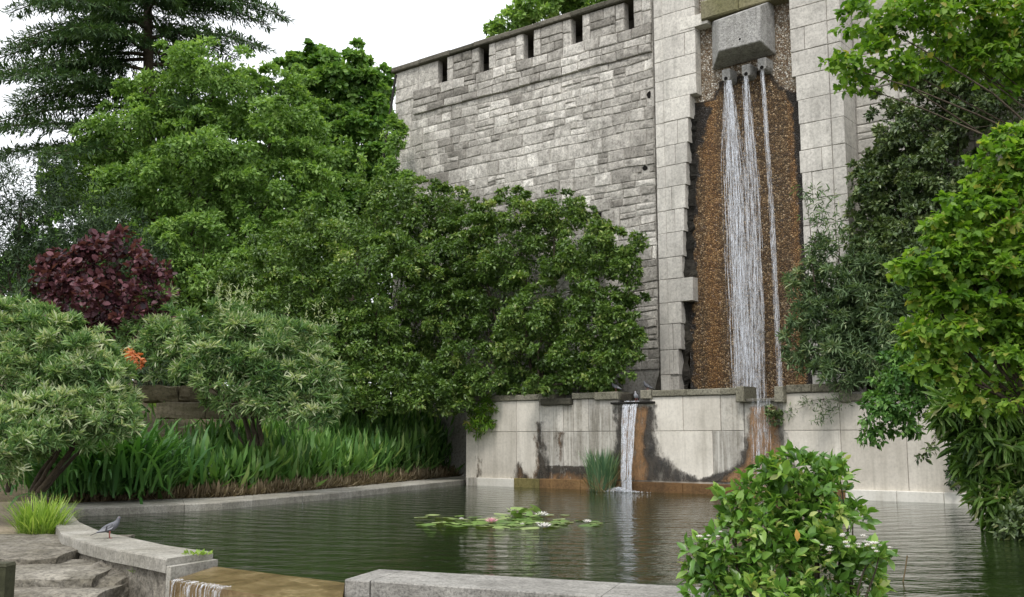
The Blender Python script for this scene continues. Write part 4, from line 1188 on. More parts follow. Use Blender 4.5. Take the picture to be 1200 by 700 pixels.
def plant(name, label, cat, base, blobs, n, size, shp, mat, r=0.15, stems=1, fork=0.45, group=None, spread=0.3, cname='crown', tname='trunk', singles=0, lname='leaf', **kw):
    root = empty(name, label, cat, base, group)
    trunk_mesh(root, base, blobs, r, fork, stems, name=tname, spread=spread)
    P, Dv, Nv, v, fr = crown_points(blobs, n, **kw)
    sz = size * rng.uniform(0.5, 1.35, len(P))
    if singles:
        # the leaves that show largest become objects of their own, sharing a few meshes
        cd = np.linalg.norm(P - np.array((0, 0, CAMZ)), axis=1)
        X = 600 + F * P[:, 0] / (P[:, 1] * cp + (P[:, 2] - CAMZ) * sp); Y = 350 - F * (-P[:, 1] * sp + (P[:, 2] - CAMZ) * cp) / (P[:, 1] * cp + (P[:, 2] - CAMZ) * sp)
        seen = (X > 5) & (X < 1195) & (Y > 5) & (Y < 695)
        facing = np.abs((Nv * nrmz(P - np.array((0, 0, CAMZ)))).sum(1))
        score = np.where(seen, sz / cd * (0.3 + facing), 0) - (cd - cd.min()) / (cd.max() - cd.min()) * (sz / cd).mean() * 1.2
        order = np.argsort(-score)
        # spread the picks over the picture so that no patch is favoured
        pick, cells = [], {}
        for i in order:
            if not seen[i]: continue
            c = (int(X[i] // 13), int(Y[i] // 13))
            if cells.get(c, 0) >= 2: continue
            cells[c] = cells.get(c, 0) + 1; pick.append(i)
            if len(pick) >= singles: break
        meshes = [leaf_mesh(lname, np.zeros((1, 3)), np.array([[1., 0, 0]]), np.array([[0, 0, 1.]]), np.ones(1), shp, np.array([t]), mat) for t in (0.15, 0.35, 0.5, 0.65, 0.85)]
        for i in pick:
            x = Dv[i]; z = Nv[i] - Nv[i].dot(x) * x; z /= np.linalg.norm(z); y = np.cross(z, x)
            o = bpy.data.objects.new(lname, meshes[int(min(4, max(0, v[i] * 5)))]); link(o, root)
            Mx = Matrix(((x[0], y[0], z[0], 0), (x[1], y[1], z[1], 0), (x[2], y[2], z[2], 0), (0, 0, 0, 1)))
            o.matrix_local = Matrix.Translation(Vector(P[i]) - Vector(base)) @ Mx @ Matrix.Scale(float(sz[i]), 4)
        keep = np.ones(len(P), bool); keep[pick] = False
        P, Dv, Nv, v, sz = P[keep], Dv[keep], Nv[keep], v[keep], sz[keep]
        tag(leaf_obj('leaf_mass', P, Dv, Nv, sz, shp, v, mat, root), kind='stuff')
    else:
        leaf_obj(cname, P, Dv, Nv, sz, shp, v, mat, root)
    return root
def bl(D, *rows, dr=0.85): return [(*r, D, dr) if len(r) == 4 else (*r[:4], r[4], dr) for r in rows]
def ground_at(px, D, z): p = at_d(px, 400, D); return (p.x, p.y, z)

# ---- trees behind
plant('deciduous_tree', 'broad light green leafy tree rising behind the purple bush', 'tree', ground_at(235, 41, 3.6),
      bl(40, (250, 108, 78, 55), (175, 150, 72, 52), (108, 198, 52, 42), (325, 140, 62, 55), (372, 190, 46, 44), (245, 195, 92, 58, 39), (160, 235, 66, 45, 39), (318, 232, 78, 52, 39), (243, 285, 85, 44, 38.5), (180, 308, 55, 36, 38), (330, 300, 62, 42, 38), (85, 225, 35, 25), (240, 340, 90, 36, 37.5), (340, 345, 60, 36, 38)),
      105000, 0.18, 'ovate', 'lf_light', 0.3, nsub=46, sub_r=(0.15, 0.3), vsub=0.13, fork=0.4, fill=0.22)
plant('background_tree', 'dark dense tree closing the view far behind the light green tree', 'tree', ground_at(250, 60, 4.0),
      bl(60, (230, 240, 120, 90), (330, 270, 100, 100), (140, 310, 100, 70), (425, 300, 50, 110), (60, 340, 80, 60), (380, 380, 90, 50), (240, 380, 120, 50), (120, 400, 100, 40), (440, 415, 60, 44, 52), (330, 430, 80, 34, 50), (200, 430, 90, 34, 50)),
      30000, 0.5, 'round', 'lf_maple', 0.35, nsub=40, sub_r=(0.2, 0.34), fill=0.3, vbase=0.3)
plant('maple_tree', 'deeper green maple with layered foliage beside the fortress wall corner', 'tree', ground_at(415, 48, 3.5),
      bl(48, (400, 108, 58, 46), (436, 120, 32, 42), (366, 92, 42, 32), (425, 180, 46, 55), (392, 228, 52, 48), (440, 235, 32, 48), (350, 160, 40, 50)),
      42000, 0.26, 'round', 'lf_maple', 0.3, nsub=44, sub_r=(0.16, 0.3), flat=0.5, droop=0.35, vbase=0.62)
tb = UW.pt(UW.pix(640, 60, -6)[0], 11.0, -9)
plant('terrace_tree', 'light green tree tops showing above the parapet of the fortress wall', 'tree', tb,
      bl(45, (640, 8, 36, 24), (602, 27, 20, 14), (582, 36, 12, 10), (690, -8, 42, 26), (720, -30, 40, 26), (660, -25, 40, 30)),
      15000, 0.26, 'ovate', 'lf_light', 0.18, nsub=36, sub_r=(0.16, 0.3), flat=0.6, vbase=0.6)
plant('yew_tree', 'dark sombre yew filling the gap under the conifer boughs', 'tree', ground_at(30, 35, 2.9),
      bl(35, (25, 235, 62, 50), (62, 290, 55, 50), (8, 315, 55, 55), (112, 270, 50, 45), (150, 300, 40, 40), (-40, 260, 60, 70), (120, 330, 60, 40), (150, 395, 60, 40, 33), (60, 385, 60, 50, 33), (20, 420, 60, 40, 32), (200, 430, 50, 26, 32), (120, 440, 40, 20, 31)),
      46000, 0.2, 'needle', 'lf_yew', 0.22, nsub=40, sub_r=(0.18, 0.32), fill=0.3, flat=1.0)
# conifer: whorls of long drooping boughs on one straight trunk
cf = empty('conifer_tree', 'tall dark conifer with long level boughs against the white sky', 'tree', ground_at(182, 44, 3.4))
tbase = Vector(cf.location); ttop = Vector(at_d(170, -230, 44))
m = MB(); m.tube([tbase.lerp(ttop, t) for t in np.linspace(0, 1, 9)], [0.42 - 0.36 * t for t in np.linspace(0, 1, 9)], 9, 0.4)
m.build('trunk', 'bark', cf, smooth=True)
m = MB(); Ps, Ds, Ns, vs_ = [], [], [], []
zlo, zhi = at_d(0, 210, 44).z, ttop.z
bough = []
for k in range(74):
    z = zlo + (zhi - zlo) * (k + random.random()) / 74
    az = k * 2.39996 + random.uniform(-.4, .4)
    t = (z - tbase.z) / (ttop.z - tbase.z)
    L = (1 - t) ** 0.8 * 12.0 * random.uniform(0.72, 1.1) + 0.6
    L = min(L, 8.2)
    if math.sin(az) > 0.5: L *= 0.7
    bough.append((z, az, L))
for (px, py, rx, ry) in ((10, 25, 0, 0), (45, 12, 0, 0), (8, 62, 0, 0), (15, 100, 0, 0), (20, 135, 0, 0), (-20, 80, 0, 0), (300, 10, 0, 0), (312, 40, 0, 0), (335, 28, 0, 0)):
    p = at_d(px, py, 43.5); hh = p.z + 1.6
    a = tbase.lerp(ttop, (hh - tbase.z) / (ttop.z - tbase.z)); d = p - a
    bough.append((hh, math.atan2(d.y, d.x), Vector((d.x, d.y)).length / 0.97))
for z, az, L in bough:
    a = tbase.lerp(ttop, (z - tbase.z) / (ttop.z - tbase.z))
    d = Vector((math.cos(az), math.sin(az), 0)); side = Vector((-d.y, d.x, 0))
    pts = []
    for i in range(9):
        u = i / 8
        pts.append(a + d * (L * u * 0.97) + Vector((0, 0, L * (0.10 * u - 0.30 * u * u))))
    m.tube(pts, [0.02 + 0.075 * (1 - i / 8) * min(1, L / 4) for i in range(9)], 5, 0.5, cap=False)
    nt_ = int(L * 7.5)
    for q in range(nt_):
        u = (q + random.random()) / nt_
        if u < 0.12: continue
        i = min(7, int(u * 8)); p = pts[i].lerp(pts[i + 1], u * 8 - i)
        l2 = (0.35 + 1.25 * (1 - u) ** 0.6 * min(1, L / 5)) * random.uniform(0.6, 1.1)
        for sgn in (-1, 1):
            dd = (side * sgn + d * random.uniform(0.3, 0.8) + Vector((0, 0, random.uniform(-.25, .12)))).normalized()
            m2 = max(5, int(l2 * 24))
            w = (np.arange(m2) + rng.random(m2)) / m2
            pp = np.array(p)[None] + np.array(dd)[None] * (w * l2)[:, None] + np.array((0, 0, -1.0))[None] * (0.28 * l2 * w ** 2)[:, None] + rng.normal(0, 0.035, (m2, 3))
            Ps.append(pp); Ds.append(nrmz(np.array(dd)[None] * 0.9 + rand_unit(m2) * 0.8 + np.array((0, 0, -.12))))
            Ns.append(nrmz(rand_unit(m2) * 0.6 + np.array((0, 0, 1.0)))); vs_.append(0.36 + 0.32 * w + rng.normal(0, 0.15, m2) + random.gauss(0, .07))
P = np.concatenate(Ps); print('conifer', len(P))
m.build('boughs', 'bark', cf, smooth=True)
leaf_obj('crown', P, np.concatenate(Ds), np.concatenate(Ns), 0.33 * rng.uniform(0.7, 1.25, len(P)), 'needle', np.concatenate(vs_), 'lf_conifer', cf)

# ---- ivy on the wall corner and a dark pipe running down it
iv = UW.pt(s_l + 0.2, 2.0, WO + 0.2)
plant('corner_ivy', 'bright ivy climbing the free corner of the fortress wall', 'ivy', iv,
      [(461, 165, 9, 30, 37.6, 0.4), (458, 205, 16, 22, 37.2, 0.4), (466, 150, 9, 14, 37.7, 0.3), (475, 215, 14, 14, 37, 0.4), (452, 240, 20, 24, 37, 0.4)],
      5200, 0.16, 'ovate', 'lf_light', 0.04, nsub=30, tname='stem', cname='foliage')
pa, pb = at_d(464, 88, 38.3), at_d(440, 245, 38.3)
m = MB(); m.tube([pa, pa.lerp(pb, .3), pa.lerp(pb, .7), pb, Vector((pb.x - 0.6, pb.y, 2.0))], 0.05, 6); o = m.build('drain_pipe', 'darkmetal', origin=pb)
tag(o, 'thin dark pipe slanting down from the parapet corner behind the ivy', 'pipe')

# ---- middle shrubs
plant('evergreen_shrub', 'large mid-green evergreen shrub massed under the fortress wall corner', 'shrub', ground_at(430, 35.5, 2.6),
      bl(35.5, (425, 272, 78, 52), (352, 315, 60, 48, 34.5), (482, 255, 55, 38), (520, 240, 38, 22, 35.2), (445, 335, 66, 46, 34), (330, 362, 60, 38, 33.5), (395, 385, 60, 34, 34), (515, 300, 55, 46, 35), (455, 225, 26, 18, 36.3), (300, 330, 40, 40, 35.5), (430, 405, 60, 40, 33.6), (470, 440, 50, 28, 32.8), (360, 425, 50, 26, 33), (415, 450, 40, 16, 32.5), (515, 458, 30, 24, 33.2), (330, 430, 36, 26, 33), (300, 400, 40, 40, 34), (500, 462, 46, 26, 32.9), (452, 470, 42, 16, 32.4), (535, 470, 18, 18, 32.6), (405, 468, 36, 12, 32)),
      96000, 0.135, 'ovate', 'lf_shrub', 0.14, stems=4, nsub=40, sub_r=(0.17, 0.3), spread=0.5, fork=0.3, group='evergreen shrubs below the high wall')
def between(px, f): return (31.2 + 3.83 * f) / (1 + 0.8 * (px - 600) / F)     # distance between the low (0) and the high wall (1)
plant('evergreen_shrub', 'large dense evergreen shrub hanging over the fountain wall coping', 'shrub', LW.pt(sx(640), BEDZ, -1.3),
      [(b[0], b[1], b[2], b[3], between(b[0], 0.30 + (b[4] - 30) * 0.11), 0.42) for b in bl(31.4, (618, 292, 78, 50, 32), (560, 305, 52, 46, 32.5), (690, 305, 48, 42, 30.8), (650, 252, 48, 28, 32), (562, 368, 66, 46, 31.4), (640, 375, 76, 50, 30.6), (708, 375, 42, 50, 30.2), (505, 395, 44, 40, 31.6), (595, 425, 74, 32, 30.6), (680, 425, 54, 32, 30.2), (736, 315, 16, 24, 30.4), (728, 405, 24, 38, 29.9), (490, 435, 40, 28, 31.6), (560, 255, 26, 16, 33.4), (748, 285, 9, 12, 30.6), (530, 452, 36, 22, 31.2), (600, 452, 60, 16, 30.4), (670, 452, 50, 14, 29.9), (700, 446, 20, 14, 29.6), (510, 345, 36, 40, 32.4), (700, 268, 14, 10, 31), (598, 232, 16, 12, 33))],
      150000, 0.12, 'ovate', 'lf_shrub', 0.12, stems=6, nsub=44, sub_r=(0.17, 0.3), spread=0.8, fork=0.25, group='evergreen shrubs below the high wall')
plant('smoke_bush', 'dark purple-leaved smoke bush between two silvery shrubs', 'shrub', tuple(bank_pt(7, 5.0)) if False else ground_at(120, 27, 2.3),
      bl(27, (118, 330, 56, 38), (92, 368, 44, 34, 26), (160, 345, 34, 30), (128, 298, 30, 22), (80, 310, 24, 18), (150, 385, 40, 30, 26.5), (70, 330, 26, 22), (62, 345, 18, 14), (185, 322, 16, 12), (105, 290, 16, 12), (140, 285, 14, 12), (175, 365, 24, 18), (55, 318, 12, 10), (120, 400, 40, 20)),
      4600, 0.17, 'round', 'lf_purple', 0.07, stems=4, nsub=30, sub_r=(0.22, 0.42), tname='stem', cname='foliage', vsub=0.22, stray=0.4, shell=(0.5, 1.15))
bud = dict(vbase=0.62, dirup=0.25, droop=0.05, upn=0.35, out=1.1, tname='stem', cname='foliage', vsub=0.2, vspread=0.2, stray=0.22)
plant('butterfly_bush', 'pale silver-green butterfly bush sprawling over the bank next to the stone steps', 'shrub', ground_at(30, 19.5, 0.75),
      bl(19.5, (40, 418, 62, 44), (-20, 408, 60, 46), (15, 470, 66, 52, 18.8), (92, 445, 50, 48, 19), (105, 490, 46, 32, 18.6), (20, 392, 40, 24, 20), (60, 492, 56, 24, 18.3), (-10, 500, 50, 30, 17.8), (130, 470, 26, 26, 19), (70, 404, 28, 20, 19.6), (110, 420, 26, 26, 19.4), (5, 374, 40, 18, 20), (140, 495, 22, 18, 18.4), (-5, 532, 40, 22, 17.2), (30, 518, 34, 18, 17.6)),
      47000, 0.165, 'lance', 'lf_silver', 0.05, stems=6, nsub=46, sub_r=(0.18, 0.32), spread=0.5, fork=0.3, group='silvery butterfly bushes', **bud)
plant('butterfly_bush', 'round silver-green butterfly bush on bare stems above the tan stone blocks', 'shrub', ground_at(303, 26, 1.55),
      bl(26, (270, 408, 66, 36), (222, 400, 44, 30), (330, 420, 54, 40, 25.5), (290, 445, 60, 34, 25.3), (350, 455, 42, 30, 25.2), (195, 412, 34, 26), (240, 424, 44, 22, 25.3), (262, 380, 36, 15), (185, 350, 18, 12, 27), (375, 440, 20, 22, 25), (302, 390, 30, 16), (352, 482, 38, 16, 24.8), (318, 474, 34, 16, 24.9), (160, 395, 20, 18, 26.2)),
      32000, 0.21, 'lance', 'lf_silver', 0.07, stems=4, nsub=46, sub_r=(0.18, 0.32), spread=0.35, fork=0.55, group='silvery butterfly bushes', **bud)
# pale flower spikes of that bush
bb = empty('flower_spikes', 'pale upright flower spikes standing out of the round butterfly bush', 'flower', at_d(262, 362, 26))
for k in range(30):
    x = random.gauss(262, 18) if k < 16 else random.uniform(330, 395); y = 366 - random.uniform(0, 12) if k < 16 else random.uniform(378, 410)
    b0 = at_d(x, y, 25.6 + random.uniform(-.3, .3)); h = random.uniform(0.3, 0.75)
    nl = 16
    w = rng.random(nl); pp = np.array(b0)[None] + np.array((0.02, 0, h))[None] * w[:, None]
    tag(leaf_obj('flower_spike', pp, nrmz(rand_unit(nl) + np.array((0, 0, 0.9))), rand_unit(nl), 0.11 * rng.uniform(.7, 1.2, nl), 'lance', np.full(nl, 0.95), 'lf_silver', bb), kind='stuff')
plant('red_flowering_shrub', 'small shrub with orange-red blossom tucked below the purple bush', 'shrub', ground_at(132, 23, 1.9),
      bl(23, (132, 428, 12, 14), (150, 420, 16, 10)), 420, 0.1, 'ovate', 'fl_red', 0.02, nsub=14, tname='stem', cname='blossom', fork=0.8)

# ---- tan retaining blocks on the bank
rb = empty('bed_wall', 'two weathered courses of tan stone blocks under the round butterfly bush', 'wall', at_d(225, 490, 26.6))
def block(root, px0, px1, py0, py1, D, mat, name, rot=0.0, dep=0.5, rough=0.03, cuts=3, amp=0.05):
    a, b = at_d(px0, py1, D), at_d(px1, py1, D); zt_ = at_d(px0, py0, D).z
    bm = bmesh.new(); bmesh.ops.create_cube(bm, size=1.0)
    bmesh.ops.subdivide_edges(bm, edges=bm.edges[:], cuts=cuts, use_grid_fill=True)
    L, H = b.x - a.x, zt_ - a.z
    for v in bm.verts:
        x, y, z = v.co
        e = Vector((x * L, y * dep, z * H))
        k = (1 - 0.05 * (abs(x * 2) ** 8 + abs(z * 2) ** 8) * 1.0)
        e.y *= k
        q = 3.0 / max(0.3, H * 2)
        e += Vector((vn(x * 3 + px0, z * 3 + y, 5) - .5, vn(x * 4 + px0, z * 4 + y * 2, 6) - .5, vn(x * 4 + px0 + 9, y * 4, 7) - .5)) * amp * 2
        v.co = e
    me = bpy.data.meshes.new(name); bm.to_mesh(me); bm.free(); setv(me, random.random()); me.materials.append(M[mat])
    o = bpy.data.objects.new(name, me); link(o, root)
    o.location = Vector(((a.x + b.x) / 2, D + dep / 2, (a.z + zt_) / 2)) - (root.location if root else Vector()); o.rotation_euler.z = rot
    return o
block(rb, 182, 240, 472, 490, 26.8, 'tanstone', 'stone', amp=0.03); block(rb, 240.5, 300, 473, 490, 26.8, 'tanstone', 'stone', amp=0.03)
block(rb, 165, 207, 453, 471, 27.2, 'tanstone', 'stone', amp=0.05); block(rb, 209, 264, 455, 472, 27.2, 'tanstone', 'stone', amp=0.08); block(rb, 266, 320, 456, 472, 27.2, 'tanstone', 'stone', amp=0.06)

# ---- sword-leaved plants along the kerb, dry litter below them
def blades(n, a_rng, d_rng, size, shp, mat, root, tilt, v0, dens=None, lift=0.0):
    Pn, Dn, Nn, sz, vv = [], [], [], [], []
    for k in range(n):
        a = random.uniform(*a_rng); d = random.uniform(*d_rng)
        if dens and random.random() > dens(a, d): continue
        p = bank_pt(a, d); p.z += random.uniform(0, lift(a) if callable(lift) else lift)
        az = random.uniform(0, 6.283); tl = random.uniform(*tilt)
        Dn.append((math.cos(az) * math.sin(tl), math.sin(az) * math.sin(tl), math.cos(tl)))
        Nn.append((math.cos(az) * -math.cos(tl), math.sin(az) * -math.cos(tl), math.sin(tl) + 0.1))
        Pn.append(p); sz.append(random.uniform(*size)); vv.append(v0 + random.gauss(0, 0.26) + (fbm(a * 0.8, d * 0.8, 13) - .5) * 0.5)
    Dn = np.array(Dn); Nn = -np.array(Nn) + rng.normal(0, 0.35, (len(Dn), 3))
    return np.array(Pn), Dn, Nn, np.array(sz), np.array(vv)
bed = empty('sword_leaf_bed', 'dense bed of bright green sword-leaved plants along the pond kerb', 'plants', bank_pt(9, 0.6))
xl = lambda a: 0.75 + 0.85 * sstep(9, BL, a)
P, Dn, Nn, sz, vv = blades(19000, (1.2, BL + 0.2), (0.3, 5.4), (0.34, 0.8), 'sword', 'lf_blade', bed, (0.15, 1.35), 0.5, dens=lambda a, d: (1.0 if fbm(a * 1.1, d * 1.3, 17) > 0.36 else 0.35) if d < 1.1 + 0.2 * a + 0.8 * fbm(a * 0.9, 2.0, 18) else 0.06, lift=lambda a: xl(a) * (0.55 + 0.8 * fbm(a * 1.4, 4.0, 19)))
o = leaf_obj('green_blades', P, Dn, Nn, sz, 'sword', vv, 'lf_blade', bed); tag(o, kind='stuff')
P, Dn, Nn, sz, vv = blades(15000, (0.2, BL + 0.1), (0.03, 0.8), (0.14, 0.4), 'blade', 'lf_dry', bed, (0.2, 1.7), 0.5, dens=lambda a, d: 1.0 if d < 0.15 + 1.0 * fbm(a * 1.3, 1.0, 20) and fbm(a * 2.2, d * 3, 23) > 0.3 else 0.1, lift=0.12)
o = leaf_obj('dry_litter', P, Dn, Nn, sz, 'blade', vv, 'lf_dry', bed); tag(o, kind='stuff')
del bed['category'], bed['label']
bed['label'] = 'dense bed of bright green sword-leaved plants along the pond kerb'; bed['category'] = 'plants'; bed['kind'] = 'stuff'
# darker big clump near the steps
dc = empty('dark_clump', 'dark green clump of long arching leaves behind the grass tuft', 'plant', at_z(85, 592, 0.15) + Vector((0, 1.2, 0.1)))
Pn, Dn, Nn, sz, vv = [], [], [], [], []
for k in range(1500):
    cx = random.gauss(0, 0.7); cy = random.gauss(0.2, 0.55); az = math.atan2(cy - 0.2, cx) + random.gauss(0, .8); tl = abs(random.gauss(0.55, 0.35))
    Pn.append(Vector(dc.location) + Vector((cx, cy, random.uniform(0, 0.45)))); Dn.append((math.cos(az) * math.sin(tl), math.sin(az) * math.sin(tl), math.cos(tl)))
    Nn.append((-math.cos(az) * math.cos(tl), -math.sin(az) * math.cos(tl), math.sin(tl) + .1)); sz.append(random.uniform(0.6, 1.4)); vv.append(random.gauss(0.5, 0.25))
leaf_obj('foliage', np.array(Pn), np.array(Dn), np.array(Nn), np.array(sz), 'arch', np.array(vv), 'lf_darkblade', dc)
def tuft(name, label, loc, n, r, ln, mat, shp='arch', tilt=(0.05, 0.7), v0=0.5, cat='grass', back=False, pn='blades'):
    root = empty(name, label, cat, loc); Pn, Dn, Nn, sz, vv = [], [], [], [], []
    for k in range(n):
        a = random.uniform(0, 6.283); q = r * random.random() ** 0.5; tl = random.uniform(*tilt)
        Pn.append(Vector(loc) + Vector((q * math.cos(a), q * math.sin(a), -0.02))); az = a + random.gauss(0, 0.7)
        Dn.append((math.cos(az) * math.sin(tl), math.sin(az) * math.sin(tl), math.cos(tl))); Nn.append((-math.cos(az) * math.cos(tl), -math.sin(az) * math.cos(tl), math.sin(tl) + 0.1))
        sz.append(random.uniform(*ln)); vv.append(random.gauss(v0, 0.22))
    leaf_obj(pn, np.array(Pn), np.array(Dn), np.array(Nn), np.array(sz), shp, np.array(vv), mat, root); return root
tuft('grass_tuft', 'tuft of yellow-green grass growing against the curved kerb above the steps', at_z(47, 625, 0.02), 620, 0.3, (0.25, 0.72), 'lf_grass', 'reed', tilt=(0.05, 0.95))
for k, (x, y, nn_, lb) in enumerate(((62, 632, 60, 'low pale weed at the foot of the grass tuft'), (112, 641, 40, 'small bright weed in the kerb joint near the standing pigeon'), (128, 655, 50, 'mossy weed hanging below the kerb overhang'), (170, 668, 60, 'sparse weed on the kerb footing beside the weir'), (232, 648, 24, 'thin creeping weed on top of the cut kerb end'))):
    loc = at_z(x, y, 0.0 if k not in (4,) else KZ + .01)
    if k in (2, 3): loc = at_z(x, y, -0.08)
    tuft('weed', lb, loc, nn_ * 3, 0.16, (0.025, 0.075), 'lf_grass', 'ovate', (0.2, 1.4), 0.45, 'weed', pn='leaves')

# ---- reeds at the foot of the spill
tuft('reed_clump', 'blue-green reed clump standing in the water beside the spill', LW.pt(sx(706, 570, 0.4), 0.0, 0.42), 420, 0.36, (0.5, 1.35), 'lf_reed', 'reed', (0.02, 0.4), 0.6, 'reeds')
tuft('dead_reeds', 'bent straw-coloured reed stalks trailing in the water by the reed clump', LW.pt(sx(704, 574, 0.7), 0.02, 0.62), 90, 0.36, (0.4, 0.9), 'lf_dry', 'reed', (0.4, 1.5), 0.9, 'reeds')
# plant hanging on the fountain wall
plant('wall_plant', 'bright leafy plant hanging over the end of the fountain wall', 'plant', LW.pt(sx(568, 470), zct - 0.05, -0.1),
      [(566, 478, 14, 16, LW.pt(sx(566), 0, 0.2).y, 0.7), (562, 500, 14, 12, LW.pt(sx(562), 0, 0.2).y, 0.7), (572, 492, 9, 12, LW.pt(sx(572), 0, 0.25).y, 0.7)],
      900, 0.2, 'lance', 'lf_elder', 0.02, nsub=16, tname='stem', cname='foliage', droop=0.5, fork=0.5)

# ---- right-hand side
plant('ivy_mound', 'dark evergreen ivy-like mass climbing the set-back wall', 'ivy', ground_at(1090, 25.8, BEDZ - 0.1),
      bl(26, (1085, 150, 66, 52), (1045, 230, 42, 46, 26.6), (1115, 220, 78, 60, 25.6), (1040, 305, 42, 48, 26), (1100, 300, 66, 56, 25.2), (1165, 120, 60, 56, 25), (1185, 250, 55, 80, 24.6), (1150, 62, 52, 42, 25.4), (1065, 372, 56, 40, 25.4), (1135, 385, 66, 50, 24.6), (1100, 90, 40, 30, 26), (1210, 350, 50, 80, 24.2), (1130, 440, 60, 30, 24.4), (1020, 275, 28, 46, 26.9), (1018, 215, 20, 36, 27), (1062, 190, 40, 40, 26.4), (1030, 350, 36, 36, 26.2), (1015, 400, 34, 40, 26.6), (1050, 435, 44, 20, 25.6), (1085, 440, 40, 24, 25), dr=0.55),
      100000, 0.13, 'ovate', 'lf_ivy', 0.16, stems=4, nsub=54, sub_r=(0.15, 0.28), spread=0.7, fork=0.3, fill=0.2)
plant('grey_shrub', 'grey-green arching shrub reaching in front of the cascade niche', 'shrub', LW.pt(sx(1000, 470), BEDZ - 0.05, -0.9),
      [(985, 345, 38, 40, 25.9, .6), (958, 392, 36, 34, 26.2, .6), (1010, 400, 46, 40, 25.4, .6), (1000, 436, 40, 22, 25.4, .6), (945, 345, 22, 26, 26.4, .6), (962, 300, 18, 22, 26.2, .6), (1040, 350, 34, 40, 25.2, .6), (945, 425, 22, 14, 26.2, .5), (1050, 400, 36, 34, 25, .6), (1020, 320, 26, 30, 25.6, .6), (975, 420, 30, 20, 25.8, .6), (990, 385, 40, 36, 26, .6), (1030, 430, 36, 22, 25.2, .6), (968, 345, 24, 28, 26.3, .6), (1015, 365, 30, 30, 25.9, .6)],
      25000, 0.19, 'lance', 'lf_silver2', 0.05, stems=5, nsub=34, sub_r=(0.2, 0.36), spread=0.4, fork=0.4, tname='stem', cname='foliage', droop=0.1)
plant('grey_shrub_spray', 'thin leafy spray of shoots crossing the clean pale pilaster', 'shrub', LW.pt(sx(985, 470), BEDZ - 0.05, -0.8),
      [(960, 248, 26, 34, 26.2, .5), (980, 270, 20, 26, 25.9, .5), (942, 225, 12, 12, 26.4, .5)], 330, 0.19, 'lance', 'lf_silver2', 0.03, stems=3, nsub=26, fill=0.6, tname='stem', cname='foliage', fork=0.75)
plant('trailing_vine', 'thin dark vine trailing over the fountain wall beside the dripping spout', 'vine', LW.pt(sx(965, 462), zct + 0.02, -0.1),
      [(968, 480, 16, 14, 25.6, .4), (945, 472, 12, 8, 26.1, .4), (985, 470, 10, 12, 25.3, .4), (960, 492, 10, 7, 25.6, .4), (926, 482, 8, 8, 26.4, .4)], 320, 0.12, 'lance', 'lf_silver2', 0.012, nsub=20, fill=0.6, tname='stem', cname='foliage', fork=0.6, droop=0.5)
plant('spout_plant', 'small dark plant growing in the dripping spout', 'plant', LW.pt(sx(906, 478, 0.2), zc(906, 478), 0.1),
      [(905, 484, 9, 10, LW.pt(sx(905), 0, 0.3).y, .6), (911, 492, 6, 8, LW.pt(sx(911), 0, 0.3).y, .6)], 260, 0.11, 'ovate', 'lf_ivy', 0.01, nsub=14, tname='stem', cname='foliage', droop=0.6)
plant('overhanging_branch', 'leafy green branch drooping in front of the plain end of the fountain wall', 'branch', (at_d(1150, 395, 20.5).x, 20.5, at_d(1150, 395, 20.5).z),
      bl(20.5, (1065, 440, 36, 26), (1032, 485, 20, 24), (1088, 462, 30, 22), (1092, 412, 40, 26), (1050, 470, 26, 18), (1125, 430, 36, 36), (1022, 512, 12, 10), (1060, 500, 20, 12)),
      6200, 0.135, 'ovate', 'lf_bush2', 0.05, nsub=30, sub_r=(0.2, 0.36), tname='bough', cname='foliage', fork=0.3, droop=0.6)
plant('drooping_twig', 'single dark leafy twig dangling in front of the pale wall', 'branch', at_d(1118, 480, 20.3),
      [(1104, 500, 5, 5, 20.3, .6), (1098, 513, 5, 6, 20.3, .6), (1090, 526, 5, 6, 20.3, .6), (1080, 538, 5, 5, 20.3, .6), (1110, 490, 6, 6, 20.3, .6)], 170, 0.12, 'ovate', 'lf_ivy', 0.02, nsub=8, tname='stem', cname='foliage', fork=0.2, droop=0.7)
plant('hanging_creeper', 'dark creeper hanging down the far end of the fountain wall', 'creeper', LW.pt(sx(1130, 480), zc(1130, 470), 0.1),
      [(1126, 500, 8, 18, LW.pt(sx(1128), 0, 0.15).y, .5), (1122, 535, 8, 18, LW.pt(sx(1122), 0, 0.15).y, .5), (1118, 560, 7, 12, LW.pt(sx(1120), 0, 0.15).y, .5), (1140, 520, 12, 30, LW.pt(sx(1138), 0, 0.2).y, .5)], 2600, 0.09, 'ovate', 'lf_yew', 0.02, nsub=24, tname='stem', cname='foliage', droop=0.7)
plant('bamboo_clump', 'weeping bamboo with straw-tipped narrow leaves overhanging the water', 'bamboo', ground_at(1290, 17.5, 0.1),
      bl(17.5, (1160, 505, 40, 44), (1185, 560, 34, 38), (1132, 480, 26, 28), (1188, 462, 40, 40), (1168, 590, 20, 20, 17), (1150, 545, 22, 28), (1230, 540, 50, 60), (1190, 612, 22, 16, 17)),
      7800, 0.33, 'lance', 'lf_bamboo', 0.05, stems=6, nsub=34, sub_r=(0.22, 0.4), spread=0.4, fork=0.5, tname='culms', cname='foliage', droop=0.55, vbase=0.5, vsub=0.2)
plant('waterside_shrub', 'dark low shrub dipping into the pond under the bamboo', 'shrub', ground_at(1260, 15.5, 0.05),
      bl(15.5, (1195, 622, 22, 16), (1230, 610, 36, 30), (1185, 606, 12, 10)), 2200, 0.12, 'ovate', 'lf_ivy', 0.04, nsub=22, tname='stem', cname='foliage', droop=0.5)
